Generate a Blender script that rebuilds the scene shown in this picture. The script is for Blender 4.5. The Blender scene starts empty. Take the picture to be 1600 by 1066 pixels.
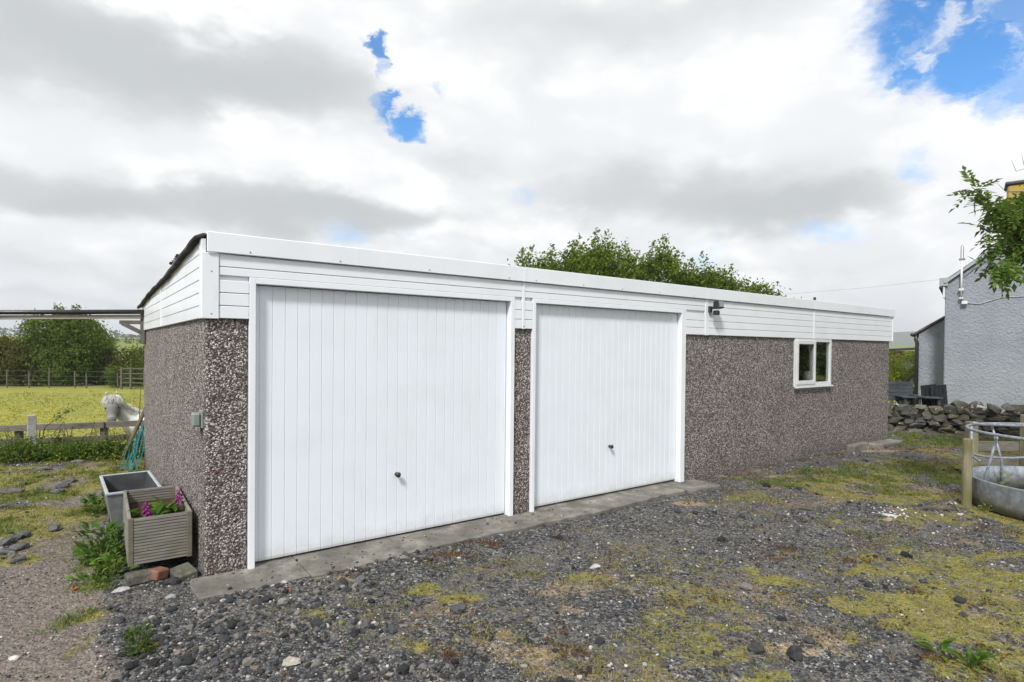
import bpy, bmesh, math, random
import numpy as np
from mathutils import Vector, Matrix, noise as mnoise

random.seed(7)
rng = np.random.default_rng(7)
S = bpy.context.scene
C = S.collection
R = math.radians

# ------------------------------------------------------------------ camera
FPX, PITCH, ROLL, CY = 910.8, -.0113, .0098, 554.03
EYE = 1.65
cd = bpy.data.cameras.new('camera')
cam = bpy.data.objects.new('camera', cd)
C.objects.link(cam)
cd.sensor_width = 36.0
cd.lens = FPX / 1600 * 36
cd.shift_y = (CY - 533) / 1600
cd.clip_start = .05
cd.clip_end = 9000
cam.matrix_world = (Matrix.Translation((0, 0, EYE)) @ Matrix.Rotation(R(90) + PITCH, 4, 'X')
                    @ Matrix.Rotation(ROLL, 4, 'Z'))
S.camera = cam
S.render.resolution_x, S.render.resolution_y = 1024, 682

# ------------------------------------------------------------------ sky, sun, exposure
SUN_EL, SUN_AZ = R(46), math.atan2(-.35, -.93)        # azimuth as atan2(x, y) of the direction to the sun
S.view_settings.view_transform = 'Standard'
S.view_settings.look = 'None'
S.view_settings.exposure = .98
S.view_settings.gamma = 1
S.view_settings.use_curve_mapping = False

sd = bpy.data.lights.new('sun', 'SUN')
sd.energy = 2.0
sd.angle = R(9)
sd.color = (1, .975, .93)
sun = bpy.data.objects.new('sun', sd)
C.objects.link(sun)
sv = Vector((math.sin(SUN_AZ) * math.cos(SUN_EL), math.cos(SUN_AZ) * math.cos(SUN_EL), math.sin(SUN_EL)))
sun.rotation_euler = sv.to_track_quat('Z', 'Y').to_euler()
sun.location = (-20, -20, 40)

W = bpy.data.worlds.new('World')
S.world = W
W.use_nodes = True


class NT:
    """thin helper round a node tree"""
    def __init__(s, tree):
        s.t = tree
        tree.nodes.clear()

    def n(s, typ, ins=None, **kw):
        nd = s.t.nodes.new(typ)
        for k, v in kw.items():
            setattr(nd, k, v)
        for k, v in (ins or {}).items():
            s.set(nd.inputs[k], v)
        return nd

    def set(s, sock, v):
        if isinstance(v, bpy.types.NodeSocket):
            s.t.links.new(v, sock)
        elif isinstance(v, bpy.types.Node):
            s.t.links.new(v.outputs[0], sock)
        else:
            if isinstance(v, (tuple, list)) and len(v) == 3 and sock.type == 'RGBA':
                v = (*v, 1)
            sock.default_value = v

    def m(s, op, a, b=0.0, c=0.0, clamp=False):
        nd = s.t.nodes.new('ShaderNodeMath')
        nd.operation = op
        nd.use_clamp = clamp
        for i, v in enumerate((a, b, c)):
            s.set(nd.inputs[i], v)
        return nd.outputs[0]

    def v(s, op, a, b=(0, 0, 0)):
        nd = s.t.nodes.new('ShaderNodeVectorMath')
        nd.operation = op
        s.set(nd.inputs[0], a)
        s.set(nd.inputs[1], b)
        return nd

    def mix(s, f, a, b, blend='MIX'):
        nd = s.t.nodes.new('ShaderNodeMix')
        nd.data_type = 'RGBA'
        nd.blend_type = blend
        s.set(nd.inputs[0], f)
        s.set(nd.inputs[6], a)
        s.set(nd.inputs[7], b)
        return nd.outputs[2]

    def ramp(s, f, stops, interp='LINEAR'):
        nd = s.t.nodes.new('ShaderNodeValToRGB')
        s.set(nd.inputs[0], f)
        r = nd.color_ramp
        r.interpolation = interp
        while len(r.elements) < len(stops):
            r.elements.new(.5)
        for e, (p, c) in zip(r.elements, stops):
            e.position = p
            e.color = (*c, 1) if not isinstance(c, (int, float)) else (c, c, c, 1)
        return nd.outputs[0]

    def smooth(s, f, a, b):
        nd = s.t.nodes.new('ShaderNodeMapRange')
        nd.interpolation_type = 'SMOOTHSTEP'
        s.set(nd.inputs[0], f)
        nd.inputs[1].default_value = a
        nd.inputs[2].default_value = b
        return nd.outputs[0]

    def noise(s, vec, scale, detail=3, rough=.5, dist=0.0, out=0):
        nd = s.n('ShaderNodeTexNoise', {'Scale': scale, 'Detail': detail, 'Roughness': rough, 'Distortion': dist})
        if vec is not None:
            s.set(nd.inputs['Vector'], vec)
        return nd.outputs[out]

    def voro(s, vec, scale, out='Color', rand=1.0, feature='F1'):
        nd = s.n('ShaderNodeTexVoronoi', {'Scale': scale, 'Randomness': rand}, feature=feature)
        if vec is not None:
            s.set(nd.inputs['Vector'], vec)
        return nd.outputs[out]


def pixray(px, py):
    a, b = px - 800, py - CY
    c, s = math.cos(ROLL), math.sin(ROLL)
    u, v = a * c + b * s, -a * s + b * c
    x, y, z = u / FPX, 1.0, -v / FPX
    cp, sp = math.cos(PITCH), math.sin(PITCH)
    return np.array([x, y * cp - z * sp, y * sp + z * cp])


def onground(px, py, z=0.0):
    d = pixray(px, py)
    t = (z - EYE) / d[2]
    return float(d[0] * t), float(d[1] * t)


def at(px, py, Y):
    d = pixray(px, py)
    t = Y / d[1]
    return Vector((d[0] * t, Y, EYE + d[2] * t))


w = NT(W.node_tree)
gen = w.n('ShaderNodeTexCoord').outputs['Generated']
sky = w.n('ShaderNodeTexSky', sky_type='NISHITA')
sky.sun_disc = False
sky.sun_elevation = SUN_EL
sky.sun_rotation = SUN_AZ
sky.air_density = 1.0
sky.dust_density = .0
sky.ozone_density = 3.4
sep = w.n('ShaderNodeSeparateXYZ', {0: gen})
zz = w.m('MAXIMUM', sep.outputs[2], 0.0)
den = w.m('ADD', zz, .13)
plane = w.n('ShaderNodeCombineXYZ', {0: w.m('DIVIDE', sep.outputs[0], den), 1: w.m('DIVIDE', sep.outputs[1], den), 2: 0.0})


def scaled(vec, k):
    nd = w.v('SCALE', vec)
    nd.inputs['Scale'].default_value = k
    return nd.outputs[0]


def jitter(vec, scale, amt, detail=8, rough=.6):
    nz = w.noise(w.v('MULTIPLY', vec, (1, 1, 1.8)).outputs[0], scale, detail, rough, out=1)
    return w.v('ADD', vec, scaled(w.v('SUBTRACT', nz, (.5, .5, .5)).outputs[0], amt)).outputs[0]


def bank_at(vec, px, py, rx, ry, soft0, soft1):
    """1 inside a cloud bank or opening round the direction of that point of the sky, 0 outside"""
    d = pixray(px, py)
    d = d / np.linalg.norm(d)
    a = math.atan2(d[0], d[1])
    off = w.v('SUBTRACT', vec, tuple(float(q) for q in d)).outputs[0]
    r_ = w.n('ShaderNodeVectorRotate', {'Vector': off, 'Angle': a}, rotation_type='Z_AXIS').outputs[0]
    dist = w.v('LENGTH', w.v('MULTIPLY', r_, (1 / rx, 1 / rx, 1 / ry)).outputs[0]).outputs[1]
    nd = w.n('ShaderNodeMapRange', {0: dist, 1: soft1, 2: soft0, 3: 0.0, 4: 1.0}, interpolation_type='SMOOTHSTEP')
    return nd.outputs[0]


gj = jitter(gen, 4.5, .15, 8, .56)
gf = jitter(jitter(gen, 9, .09, 9, .66), 26, .05, 8, .62)
base = w.noise(w.v('ADD', plane, (3.7, 1.35, 0)).outputs[0], .95, 9, .56)
puff = w.noise(w.v('MULTIPLY', gj, (1, 1, 2.0)).outputs[0], 6.5, 9, .58)
gap = None
for (px, py, rx, ry, k) in ((1455, 25, .085, .10, 1.0), (1440, 100, .05, .05, 1.0), (1530, 92, .08, .05, 1.0), (1580, 40, .06, .07, .9), (1590, 120, .05, .05, .8), (1390, 40, .04, .05, .6),
                            (636, 196, .032, .026, 1.0), (600, 172, .018, .03, 1.0), (592, 72, .018, .035, .95), (676, 150, .012, .015, .5), (1435, 258, .022, .022, .55),
                            (1300, 361, .05, .012, .45), (820, 302, .035, .010, .4), (540, 362, .03, .014, .45), (1110, 400, .03, .014, .3), (640, 366, .03, .008, .35)):
    g = w.m('MULTIPLY', bank_at(gf, px, py, rx, ry, .55 if k > .6 else -.2, 1.15 if k > .6 else 1.5), k)
    gap = g if gap is None else w.m('MAXIMUM', gap, g)
wisp = w.smooth(w.noise(gf, 11, 9, .62), .50, .66)
gap = w.m('MULTIPLY', gap, w.m('SUBTRACT', 1.0, w.m('MULTIPLY', wisp, .7)))
cover = w.m('SUBTRACT', w.smooth(base, .12, .22), gap, clamp=True)
grey = None
for (px, py, rx, ry, k) in ((270, 92, .36, .085, 1.0), (60, 55, .22, .05, .6), (470, 115, .16, .06, .6), (300, 325, .31, .050, 1.0), (480, 335, .17, .04, .75), (90, 305, .12, .035, .5), (120, 425, .22, .020, .5), (40, 470, .16, .012, .45),
                            (990, 30, .32, .07, .75), (1130, 325, .26, .052, 1.0), (960, 285, .22, .06, .55), (1260, 335, .16, .035, .75), (690, 270, .10, .042, .65), (640, 340, .16, .025, .5), (1000, 420, .3, .014, .35),
                            (1230, 425, .2, .02, .4), (760, 385, .2, .012, .3), (820, 130, .1, .04, .3), (1330, 240, .1, .03, .25)):
    g = w.m('MULTIPLY', bank_at(gj, px, py, rx, ry, .0, 1.5), k)
    grey = g if grey is None else w.m('ADD', grey, g)
ahead = w.smooth(sep.outputs[1], -.1, .35)
rest = w.m('MULTIPLY', w.smooth(base, .46, .66), w.m('SUBTRACT', .8, w.m('MULTIPLY', ahead, .62)))
grey = w.m('ADD', grey, rest)
billow = w.noise(w.v('MULTIPLY', jitter(gen, 12, .03, 4, .5), (1, 1, 1.9)).outputs[0], 6.0, 8, .54)
# each bank has a lit, lumpy upper edge and a soft dark base
lumpy = w.m('SUBTRACT', grey, w.m('MULTIPLY', w.m('SUBTRACT', billow, .5), 1.25))
soft = w.smooth(w.m('SUBTRACT', grey, w.m('MULTIPLY', w.m('SUBTRACT', billow, .5), .5)), -.05, 1.5)
grey = w.m('ADD', w.m('MULTIPLY', soft, .62), w.m('MULTIPLY', w.smooth(lumpy, .15, .95), .38), clamp=True)
ccol = w.mix(grey, (.55, .556, .561), (.305, .318, .326))
lump = w.smooth(billow, .40, .60)
ccol = w.mix(w.m('MULTIPLY', w.m('SUBTRACT', 1.0, lump), w.m('SUBTRACT', .42, w.m('MULTIPLY', grey, .38))), ccol, (.385, .398, .416))
crest = w.m('MULTIPLY', w.smooth(billow, .53, .66), w.m('SUBTRACT', .9, w.m('MULTIPLY', grey, .9)), clamp=True)
ccol = w.mix(crest, ccol, (.60, .601, .602))
hs = w.n('ShaderNodeHueSaturation', {'Saturation': 1.3, 'Color': sky.outputs[0]})
b1 = w.n('ShaderNodeBackground', {0: hs, 1: .105})
b2 = w.n('ShaderNodeBackground', {0: ccol, 1: 1.0})
ms = w.n('ShaderNodeMixShader', {0: cover, 1: b1, 2: b2})
w.n('ShaderNodeOutputWorld', {0: ms})


# ------------------------------------------------------------------ materials
MATS = {}


def material(name, build, rough=.8, spec=.3, metal=0.0):
    m = bpy.data.materials.new(name)
    m.use_nodes = True
    t = NT(m.node_tree)
    bs = t.n('ShaderNodeBsdfPrincipled', {'Roughness': rough, 'Specular IOR Level': spec, 'Metallic': metal})
    t.n('ShaderNodeOutputMaterial', {0: bs})
    t.obj = t.n('ShaderNodeTexCoord').outputs['Object']
    t.bs = bs
    build(t)
    MATS[name] = m
    return m


def bump(t, h, strength=.3, dist=.01):
    b = t.n('ShaderNodeBump', {'Strength': strength, 'Distance': dist, 'Height': h})
    t.set(t.bs.inputs['Normal'], b)


def wpos(t):
    return t.n('ShaderNodeNewGeometry').outputs['Position']


def attr(t, name):
    return t.n('ShaderNodeAttribute', attribute_name=name).outputs['Fac']


def objrand(t):
    return t.n('ShaderNodeObjectInfo').outputs['Random']


def m_pebble(t):
    p = t.v('ADD', t.obj, t.v('MULTIPLY', t.v('SUBTRACT', t.noise(t.obj, 22, 2, out=1), (.5, .5, .5)).outputs[0], (.035, .035, .035)).outputs[0]).outputs[0]
    vcol = t.voro(p, 78)
    vd = t.voro(p, 78, 'Distance')
    r = t.n('ShaderNodeSeparateColor', {0: vcol})
    patch = t.m('MULTIPLY', t.m('SUBTRACT', t.noise(t.obj, 2.3, 3), .5), .35)
    sel = t.m('ADD', r.outputs[0], patch, clamp=True)
    chip = t.ramp(sel, [(0, (.045, .041, .040)), (.18, (.11, .092, .086)), (.33, (.18, .124, .108)), (.44, (.27, .23, .218)), (.56, (.42, .39, .375)), (.76, (.565, .53, .515)), (1, (.70, .69, .68))])
    gapm = t.smooth(vd, .42, .66)
    col = t.mix(gapm, chip, (.10, .086, .081))
    col = t.mix(t.m('MULTIPLY', t.smooth(r.outputs[1], .75, .9), .4), col, (.16, .085, .065))
    dirt = t.n('ShaderNodeSeparateXYZ', {0: t.obj})
    damp = t.m('MULTIPLY', t.smooth(t.m('ADD', dirt.outputs[2], t.m('MULTIPLY', t.noise(t.obj, 5, 3), .3)), .45, .05), .35)
    col = t.mix(damp, col, (.07, .065, .05))
    t.set(t.bs.inputs['Base Color'], col)
    h = t.m('SUBTRACT', 1.0, t.m('MULTIPLY', vd, 1.3))
    bump(t, h, .9, .012)
    t.set(t.bs.inputs['Roughness'], .7)


def m_white(t):
    n = t.noise(t.obj, 3, 4)
    st = t.noise(t.v('MULTIPLY', t.obj, (9, 9, .7)).outputs[0], 2.0, 5, .6)
    col = t.mix(t.smooth(n, .4, .75), (.775, .82, .885), (.745, .785, .845))
    col = t.mix(t.m('MULTIPLY', t.smooth(st, .62, .8), .22), col, (.55, .54, .50))
    sz = t.n('ShaderNodeSeparateXYZ', {0: t.obj})
    low = t.smooth(t.m('ADD', sz.outputs[2], t.m('MULTIPLY', t.noise(t.obj, 14, 4), .18)), .26, .06)
    col = t.mix(t.m('MULTIPLY', low, .38), col, (.40, .37, .30))
    t.set(t.bs.inputs['Base Color'], col)
    bump(t, t.noise(t.obj, 5, 2), .05, .01)


def m_pvc(t):
    grain = t.noise(t.v('MULTIPLY', t.obj, (3, 3, 60)).outputs[0], 3, 4, .6)
    n = t.noise(t.obj, 2.2, 4)
    col = t.mix(t.smooth(n, .42, .75), (.79, .82, .865), (.745, .77, .81))
    grime = t.smooth(t.noise(t.v('MULTIPLY', t.obj, (7, 7, 1.2)).outputs[0], 2.4, 6, .65), .6, .85)
    col = t.mix(t.m('MULTIPLY', grime, .4), col, (.46, .46, .41))
    t.set(t.bs.inputs['Base Color'], col)
    bump(t, grain, .12, .004)


def simple(c1, c2, scale=6, bs=.2, bd=.01, stretch=(1, 1, 1), detail=5, rough2=.6):
    def f(t):
        n = t.noise(t.v('MULTIPLY', t.obj, stretch).outputs[0], scale, detail, rough2)
        t.set(t.bs.inputs['Base Color'], t.mix(t.smooth(n, .32, .68), c1, c2))
        if bs:
            bump(t, t.noise(t.v('MULTIPLY', t.obj, stretch).outputs[0], scale * 3, detail, .6), bs, bd)
    return f


def m_wood(c1, c2, green=0.0):
    def f(t):
        r = objrand(t)
        o = t.v('ADD', t.obj, t.n('ShaderNodeCombineXYZ', {0: t.m('MULTIPLY', r, 9.0), 1: r, 2: r})).outputs[0]
        g = t.noise(t.v('MULTIPLY', o, (2.5, 2.5, 30) if not green else (22, 22, 2)).outputs[0], 2.2, 6, .65)
        col = t.mix(t.smooth(g, .3, .7), c1, c2)
        k = t.smooth(t.noise(o, 5, 3), .55, .75)
        col = t.mix(t.m('MULTIPLY', k, .45), col, tuple(.45 * q for q in c1))
        if green:
            col = t.mix(t.m('MULTIPLY', t.smooth(t.noise(o, 3.5, 3), .35, .7), green), col, (.13, .135, .045))
        t.set(t.bs.inputs['Base Color'], col)
        bump(t, g, .4, .006)
    return f


def m_concrete(t):
    n = t.noise(t.obj, 5.5, 8, .7)
    col = t.ramp(n, [(.30, (.075, .07, .06)), (.48, (.17, .158, .138)), (.60, (.24, .225, .195)), (.72, (.38, .36, .32))])
    n2 = t.smooth(t.noise(t.obj, 1.6, 4), .5, .62)
    col = t.mix(t.m('MULTIPLY', n2, .55), col, (.10, .095, .085))
    sp = t.voro(t.obj, 45, 'Distance')
    col = t.mix(t.m('MULTIPLY', t.smooth(sp, .25, .1), .35), col, (.10, .098, .09))
    t.set(t.bs.inputs['Base Color'], col)
    bump(t, t.noise(t.obj, 40, 5, .6), .5, .008)


def m_stone(t):
    r = objrand(t)
    o = t.v('ADD', t.obj, t.n('ShaderNodeCombineXYZ', {0: t.m('MULTIPLY', r, 17.0), 1: t.m('MULTIPLY', r, 31.0), 2: r})).outputs[0]
    basec = t.ramp(r, [(0, (.065, .064, .06)), (.3, (.10, .097, .086)), (.5, (.135, .115, .08)), (.65, (.095, .094, .09)), (.85, (.17, .16, .145)), (1, (.11, .095, .065))])
    n = t.noise(o, 7, 6, .65)
    col = t.mix(t.smooth(n, .35, .7), basec, t.mix(.55, basec, (.06, .058, .05)))
    lich = t.smooth(t.noise(o, 4.2, 5, .6), .61, .67)
    col = t.mix(t.m('MULTIPLY', lich, t.smooth(r, .35, .6)), col, (.46, .45, .40))
    mos = t.smooth(t.noise(t.v('ADD', o, (5, 5, 5)).outputs[0], 2.6, 4), .53, .66)
    col = t.mix(t.m('MULTIPLY', mos, .6), col, (.13, .12, .035))
    t.set(t.bs.inputs['Base Color'], col)
    bump(t, n, .6, .03)


def m_lichenstone(t):
    n = t.noise(t.obj, 3.2, 6, .62)
    col = t.mix(t.smooth(n, .52, .56), (.10, .097, .088), (.50, .49, .465))
    t.set(t.bs.inputs['Base Color'], col)
    bump(t, n, .5, .03)


def m_rock(c, c2=None):
    c2 = c2 or tuple(q * .55 for q in c)

    def f(t):
        n = t.noise(t.obj, 22, 6, .65)
        t.set(t.bs.inputs['Base Color'], t.mix(t.smooth(n, .3, .7), c2, c))
        bump(t, n, .6, .01)
    return f


def m_gravel(t):
    r = attr(t, 'rnd')
    col = t.ramp(r, [(0, (.018, .019, .021)), (.30, (.038, .039, .043)), (.5, (.070, .072, .078)), (.7, (.12, .121, .125)), (.80, (.20, .187, .17)), (.87, (.20, .16, .13)), (.91, (.30, .285, .26)), (1, (.62, .60, .58))])
    n = t.noise(wpos(t), 90, 4, .6)
    col = t.mix(t.smooth(n, .35, .7), t.mix(.45, col, (.03, .03, .03)), col)
    t.set(t.bs.inputs['Base Color'], col)
    bump(t, n, .5, .008)


def m_leaf(stops, sheen=.12):
    def f(t):
        r = attr(t, 'rnd')
        col = t.ramp(r, stops)
        t.set(t.bs.inputs['Base Color'], col)
        tr = t.n('ShaderNodeBsdfTranslucent', {0: t.mix(.5, col, (.20, .26, .03))})
        mx = t.n('ShaderNodeMixShader', {0: .34, 1: t.bs.outputs[0], 2: tr})
        out = [n for n in t.t.nodes if n.type == 'OUTPUT_MATERIAL'][0]
        t.set(out.inputs[0], mx)
        t.bs.inputs['Specular IOR Level'].default_value = sheen
        t.bs.inputs['Roughness'].default_value = .65
    return f


def m_ground(t):
    p = wpos(t)
    moss, green, path, field, straw, brown = (attr(t, a) for a in ('moss', 'green', 'path', 'field', 'straw', 'brown'))
    hi = t.m('ADD', t.m('MULTIPLY', t.noise(p, 9, 5, .7), .4), t.m('MULTIPLY', t.noise(p, 34, 5, .72), .6))
    hi2 = t.m('ADD', t.m('MULTIPLY', t.noise(t.v('ADD', p, (3, 5, 0)).outputs[0], 11, 5, .7), .4), t.m('MULTIPLY', t.noise(t.v('ADD', p, (3, 5, 0)).outputs[0], 40, 5, .72), .6))
    spk = lambda m, h, a, b: t.smooth(t.m('MULTIPLY', m, t.m('ADD', h, .08)), a, b)
    moss, green, straw, brown = spk(moss, hi, .47, .58), spk(green, hi2, .45, .57), spk(straw, hi2, .46, .60), spk(brown, hi, .46, .58)
    path = t.smooth(t.m('ADD', path, t.m('MULTIPLY', t.m('SUBTRACT', hi, .5), .8)), .3, .7)
    v1 = t.n('ShaderNodeSeparateColor', {0: t.voro(p, 70)}).outputs[0]
    v2 = t.n('ShaderNodeSeparateColor', {0: t.voro(p, 28)}).outputs[0]
    d1 = t.voro(p, 70, 'Distance')
    d2 = t.voro(p, 28, 'Distance')
    f1 = t.noise(p, 130, 3, .6)
    mixv = t.m('ADD', t.m('MULTIPLY', v1, .7), t.m('MULTIPLY', v2, .3))
    grav = t.ramp(mixv, [(.1, (.022, .022, .024)), (.4, (.052, .053, .056)), (.65, (.115, .114, .114)), (.85, (.22, .21, .20)), (.97, (.38, .36, .34))])
    dust = t.smooth(t.noise(p, 1.7, 5, .6), .42, .68)
    grav = t.mix(t.m('MULTIPLY', dust, .6), grav, (.165, .152, .135))
    grav = t.mix(t.smooth(f1, .45, .75), grav, t.mix(.4, grav, (.02, .02, .02)))
    pn = t.noise(p, 18, 5, .65)
    pathc = t.mix(t.smooth(pn, .3, .7), (.138, .115, .099), (.222, .19, .163))
    pathc = t.mix(t.m('MULTIPLY', t.smooth(v1, .8, .95), .6), pathc, (.27, .25, .23))
    pathc = t.mix(t.m('MULTIPLY', t.smooth(v1, .2, .08), .6), pathc, (.07, .065, .06))
    mn = t.noise(p, 42, 5, .7)
    mossc = t.ramp(mn, [(.28, (.10, .095, .035)), (.5, (.215, .195, .055)), (.72, (.34, .295, .10))])
    greenc = t.ramp(mn, [(.28, (.045, .065, .018)), (.5, (.105, .13, .03)), (.74, (.19, .20, .05))])
    strawc = t.ramp(mn, [(.28, (.18, .135, .085)), (.6, (.38, .29, .185)), (.8, (.48, .39, .27))])
    brownc = t.ramp(mn, [(.3, (.045, .026, .018)), (.7, (.13, .065, .04))])
    fn = t.noise(p, 2.1, 8, .66)
    ff = t.noise(t.v('MULTIPLY', p, (1, 3, 1)).outputs[0], .35, 5, .6)
    fieldc = t.ramp(fn, [(.28, (.19, .195, .045)), (.5, (.285, .28, .062)), (.75, (.355, .335, .09))])
    fieldc = t.mix(t.m('MULTIPLY', t.smooth(ff, .48, .62), .5), fieldc, (.24, .255, .055))
    fieldc = t.mix(t.m('MULTIPLY', t.smooth(t.noise(p, 5.5, 5, .7), .62, .72), .6), fieldc, (.15, .15, .05))
    big = t.n('ShaderNodeSeparateColor', {0: t.voro(t.v('MULTIPLY', p, (1, .45, 0)).outputs[0], .011)}).outputs[0]
    farc = t.ramp(big, [(0, (.10, .17, .035)), (.35, (.20, .22, .06)), (.6, (.12, .17, .04)), (.8, (.27, .25, .11)), (1, (.15, .19, .05))])
    dist = t.v('LENGTH', p).outputs[1]
    fieldc = t.mix(t.smooth(dist, 34, 60), fieldc, farc)
    col = t.mix(path, grav, pathc)
    col = t.mix(brown, col, brownc)
    col = t.mix(straw, col, strawc)
    col = t.mix(moss, col, mossc)
    col = t.mix(green, col, greenc)
    col = t.mix(field, col, fieldc)
    t.set(t.bs.inputs['Base Color'], col)
    h = t.m('ADD', t.m('SUBTRACT', 1.0, d1), t.m('MULTIPLY', t.m('SUBTRACT', 1.0, d2), 1.5))
    h = t.m('ADD', h, t.m('MULTIPLY', mn, .8))
    bump(t, h, .8, .012)
    t.set(t.bs.inputs['Roughness'], .92)


def m_cottage(t):
    o = t.obj
    h = t.m('ADD', t.noise(o, 15, 5, .62, .6), t.m('MULTIPLY', t.noise(o, 45, 3, .6), .3))
    n = t.noise(o, 1.4, 4)
    t.set(t.bs.inputs['Base Color'], t.mix(t.smooth(n, .35, .7), (.31, .335, .385), (.27, .295, .34)))
    dn = t.n('ShaderNodeSeparateXYZ', {0: o}).outputs[2]
    streak = t.smooth(t.noise(t.v('MULTIPLY', o, (6, 6, .5)).outputs[0], 1.5, 5, .6), .55, .8)
    col = t.mix(t.m('MULTIPLY', streak, .18), t.bs.inputs['Base Color'].links[0].from_socket, (.16, .17, .17))
    t.set(t.bs.inputs['Base Color'], col)
    bump(t, h, 1.0, .045)


def m_glass(t):
    t.bs.inputs['Base Color'].default_value = (.9, .95, .93, 1)
    t.bs.inputs['Transmission Weight'].default_value = 1
    t.bs.inputs['IOR'].default_value = 1.45


def m_galv(t):
    n = t.voro(t.obj, 26)
    r = t.n('ShaderNodeSeparateColor', {0: n}).outputs[0]
    col = t.mix(r, (.20, .225, .26), (.36, .39, .44))
    st = t.smooth(t.noise(t.v('MULTIPLY', t.obj, (1, 1, .5)).outputs[0], 5, 5, .65), .5, .66)
    sz = t.n('ShaderNodeSeparateXYZ', {0: t.obj}).outputs[2]
    col = t.mix(t.m('MULTIPLY', st, .5), col, (.17, .17, .15))
    low = t.smooth(t.m('ADD', sz, t.m('MULTIPLY', t.noise(t.obj, 7, 4), .22)), .36, .12)
    col = t.mix(t.m('MULTIPLY', low, .75), col, (.12, .11, .055))
    t.set(t.bs.inputs['Base Color'], col)
    t.set(t.bs.inputs['Roughness'], .5)
    t.bs.inputs['Metallic'].default_value = .35


def m_pony(t):
    a = attr(t, 'dark')
    n = t.noise(t.obj, 9, 5, .6)
    col = t.mix(t.smooth(n, .35, .7), (.70, .69, .66), (.80, .79, .77))
    col = t.mix(a, col, (.12, .115, .115))
    t.set(t.bs.inputs['Base Color'], col)
    bump(t, t.noise(t.v('MULTIPLY', t.obj, (40, 40, 9)).outputs[0], 3, 4, .6), .5, .01)


def m_planter(c1, c2):
    def f(t):
        sz = t.n('ShaderNodeSeparateXYZ', {0: t.obj})
        g = t.noise(t.v('MULTIPLY', t.obj, (2.2, 2.2, 26)).outputs[0], 3, 6, .6)
        col = t.mix(t.smooth(g, .3, .7), c1, c2)
        k = t.smooth(t.voro(t.v('MULTIPLY', t.obj, (5, 5, 9)).outputs[0], 1.0, 'Distance'), .14, .06)
        col = t.mix(t.m('MULTIPLY', k, .8), col, (.07, .05, .035))
        col = t.mix(t.m('MULTIPLY', t.smooth(t.noise(t.obj, 6, 4), .5, .7), .3), col, (.14, .15, .07))
        t.set(t.bs.inputs['Base Color'], col)
        bump(t, g, .35, .004)
    return f


material('pebbledash', m_pebble, .75, .25)
material('white_door', m_white, .38, .4)
material('white_pvc', m_pvc, .32, .45)
material('black_plastic', simple((.015, .015, .016), (.03, .03, .032), 20, .05), .35, .5)
material('grey_plastic', simple((.20, .235, .235), (.24, .275, .27), 9, .05), .45, .4)
material('steel', simple((.35, .36, .37), (.22, .22, .23), 30, .1), .4, .5, .6)
material('roof_sheet', simple((.035, .034, .032), (.09, .085, .075), 5, .4, .02), .9, .15)
material('concrete', m_concrete, .85, .25)
material('mossy_concrete', simple((.085, .08, .062), (.17, .165, .14), 11, .8, .02), .95, .15)
material('cable', simple((.12, .12, .125), (.17, .17, .17), 3, 0), .6)
material('glass', m_glass, .02, .5)
material('dark_room', simple((.05, .05, .05), (.07, .068, .065), 3, 0), .9)
material('jar_plastic', simple((.45, .47, .46), (.2, .3, .25), 9, 0), .5)
material('wood_grey', m_wood((.125, .115, .098), (.215, .20, .172)), .85, .2)
material('wood_dark', m_wood((.085, .078, .068), (.15, .138, .12)), .85, .2)
material('wood_post', m_wood((.20, .18, .12), (.30, .27, .19), .75), .85, .2)
material('concrete_post', simple((.27, .27, .255), (.40, .40, .38), 14, .4), .9, .2)
material('planter_wood', m_planter((.17, .162, .14), (.265, .252, .22)), .85, .2)
material('planter_post', m_planter((.11, .102, .075), (.18, .168, .13)), .85, .2)
material('trough_grey', simple((.15, .16, .165), (.22, .23, .24), 7, .15), .5, .4)
material('trough_rim', simple((.33, .36, .40), (.42, .45, .48), 9, .1), .5, .4)
material('trough_inside', simple((.045, .05, .055), (.075, .08, .085), 6, .1), .6, .3)
material('wall_stone', m_stone, .9, .2)
material('lichen_stone', m_lichenstone, .9, .2)
material('rubble_fill', simple((.03, .028, .024), (.06, .058, .045), 9, .6, .03), .95, .1)
material('gravel', m_gravel, .85, .25)
material('ground', m_ground, .92, .15)
material('cottage_paint', m_cottage, .85, .25)
material('slate', simple((.075, .072, .07), (.14, .13, .115), 8, .4), .8, .3)
material('fascia_grey', simple((.30, .32, .36), (.36, .38, .42), 6, .1), .6, .3)
material('white_trim', simple((.70, .71, .72), (.62, .63, .64), 6, .05), .5, .3)
material('chimney_render', simple((.36, .30, .19), (.46, .30, .05), 5, .5, .02), .9, .2)
material('galvanised', m_galv, .5, .5)
material('dark_furniture', simple((.035, .042, .055), (.06, .07, .085), 8, .2), .7, .3)
material('charcoal_cloth', simple((.008, .009, .011), (.016, .018, .021), 12, .3), .8, .2)
material('bark', simple((.10, .085, .065), (.19, .165, .13), 9, .7, .03, (2, 2, .5)), .95, .15)
material('stem', simple((.10, .085, .05), (.16, .13, .07), 9, .2), .9, .2)
material('green_stem', simple((.10, .14, .04), (.15, .17, .06), 9, .1), .8, .2)
material('teal_net', simple((.02, .13, .13), (.05, .21, .20), 9, 0), .6, .3)
material('brick', simple((.20, .085, .06), (.29, .16, .12), 14, .7), .9, .2)
material('soil', simple((.035, .026, .018), (.07, .05, .03), 20, .6), .95, .1)
material('pony_coat', m_pony, .85, .2)
material('pony_hair', m_leaf([(0, (.66, .64, .61)), (.5, (.80, .79, .77)), (1, (.86, .86, .85))], .2), .7)
material('pony_eye', simple((.01, .008, .007), (.015, .012, .01), 9, 0), .15, .6)
material('rusty_shed', simple((.12, .05, .03), (.07, .035, .025), 2, .2), .85, .2)
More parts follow.
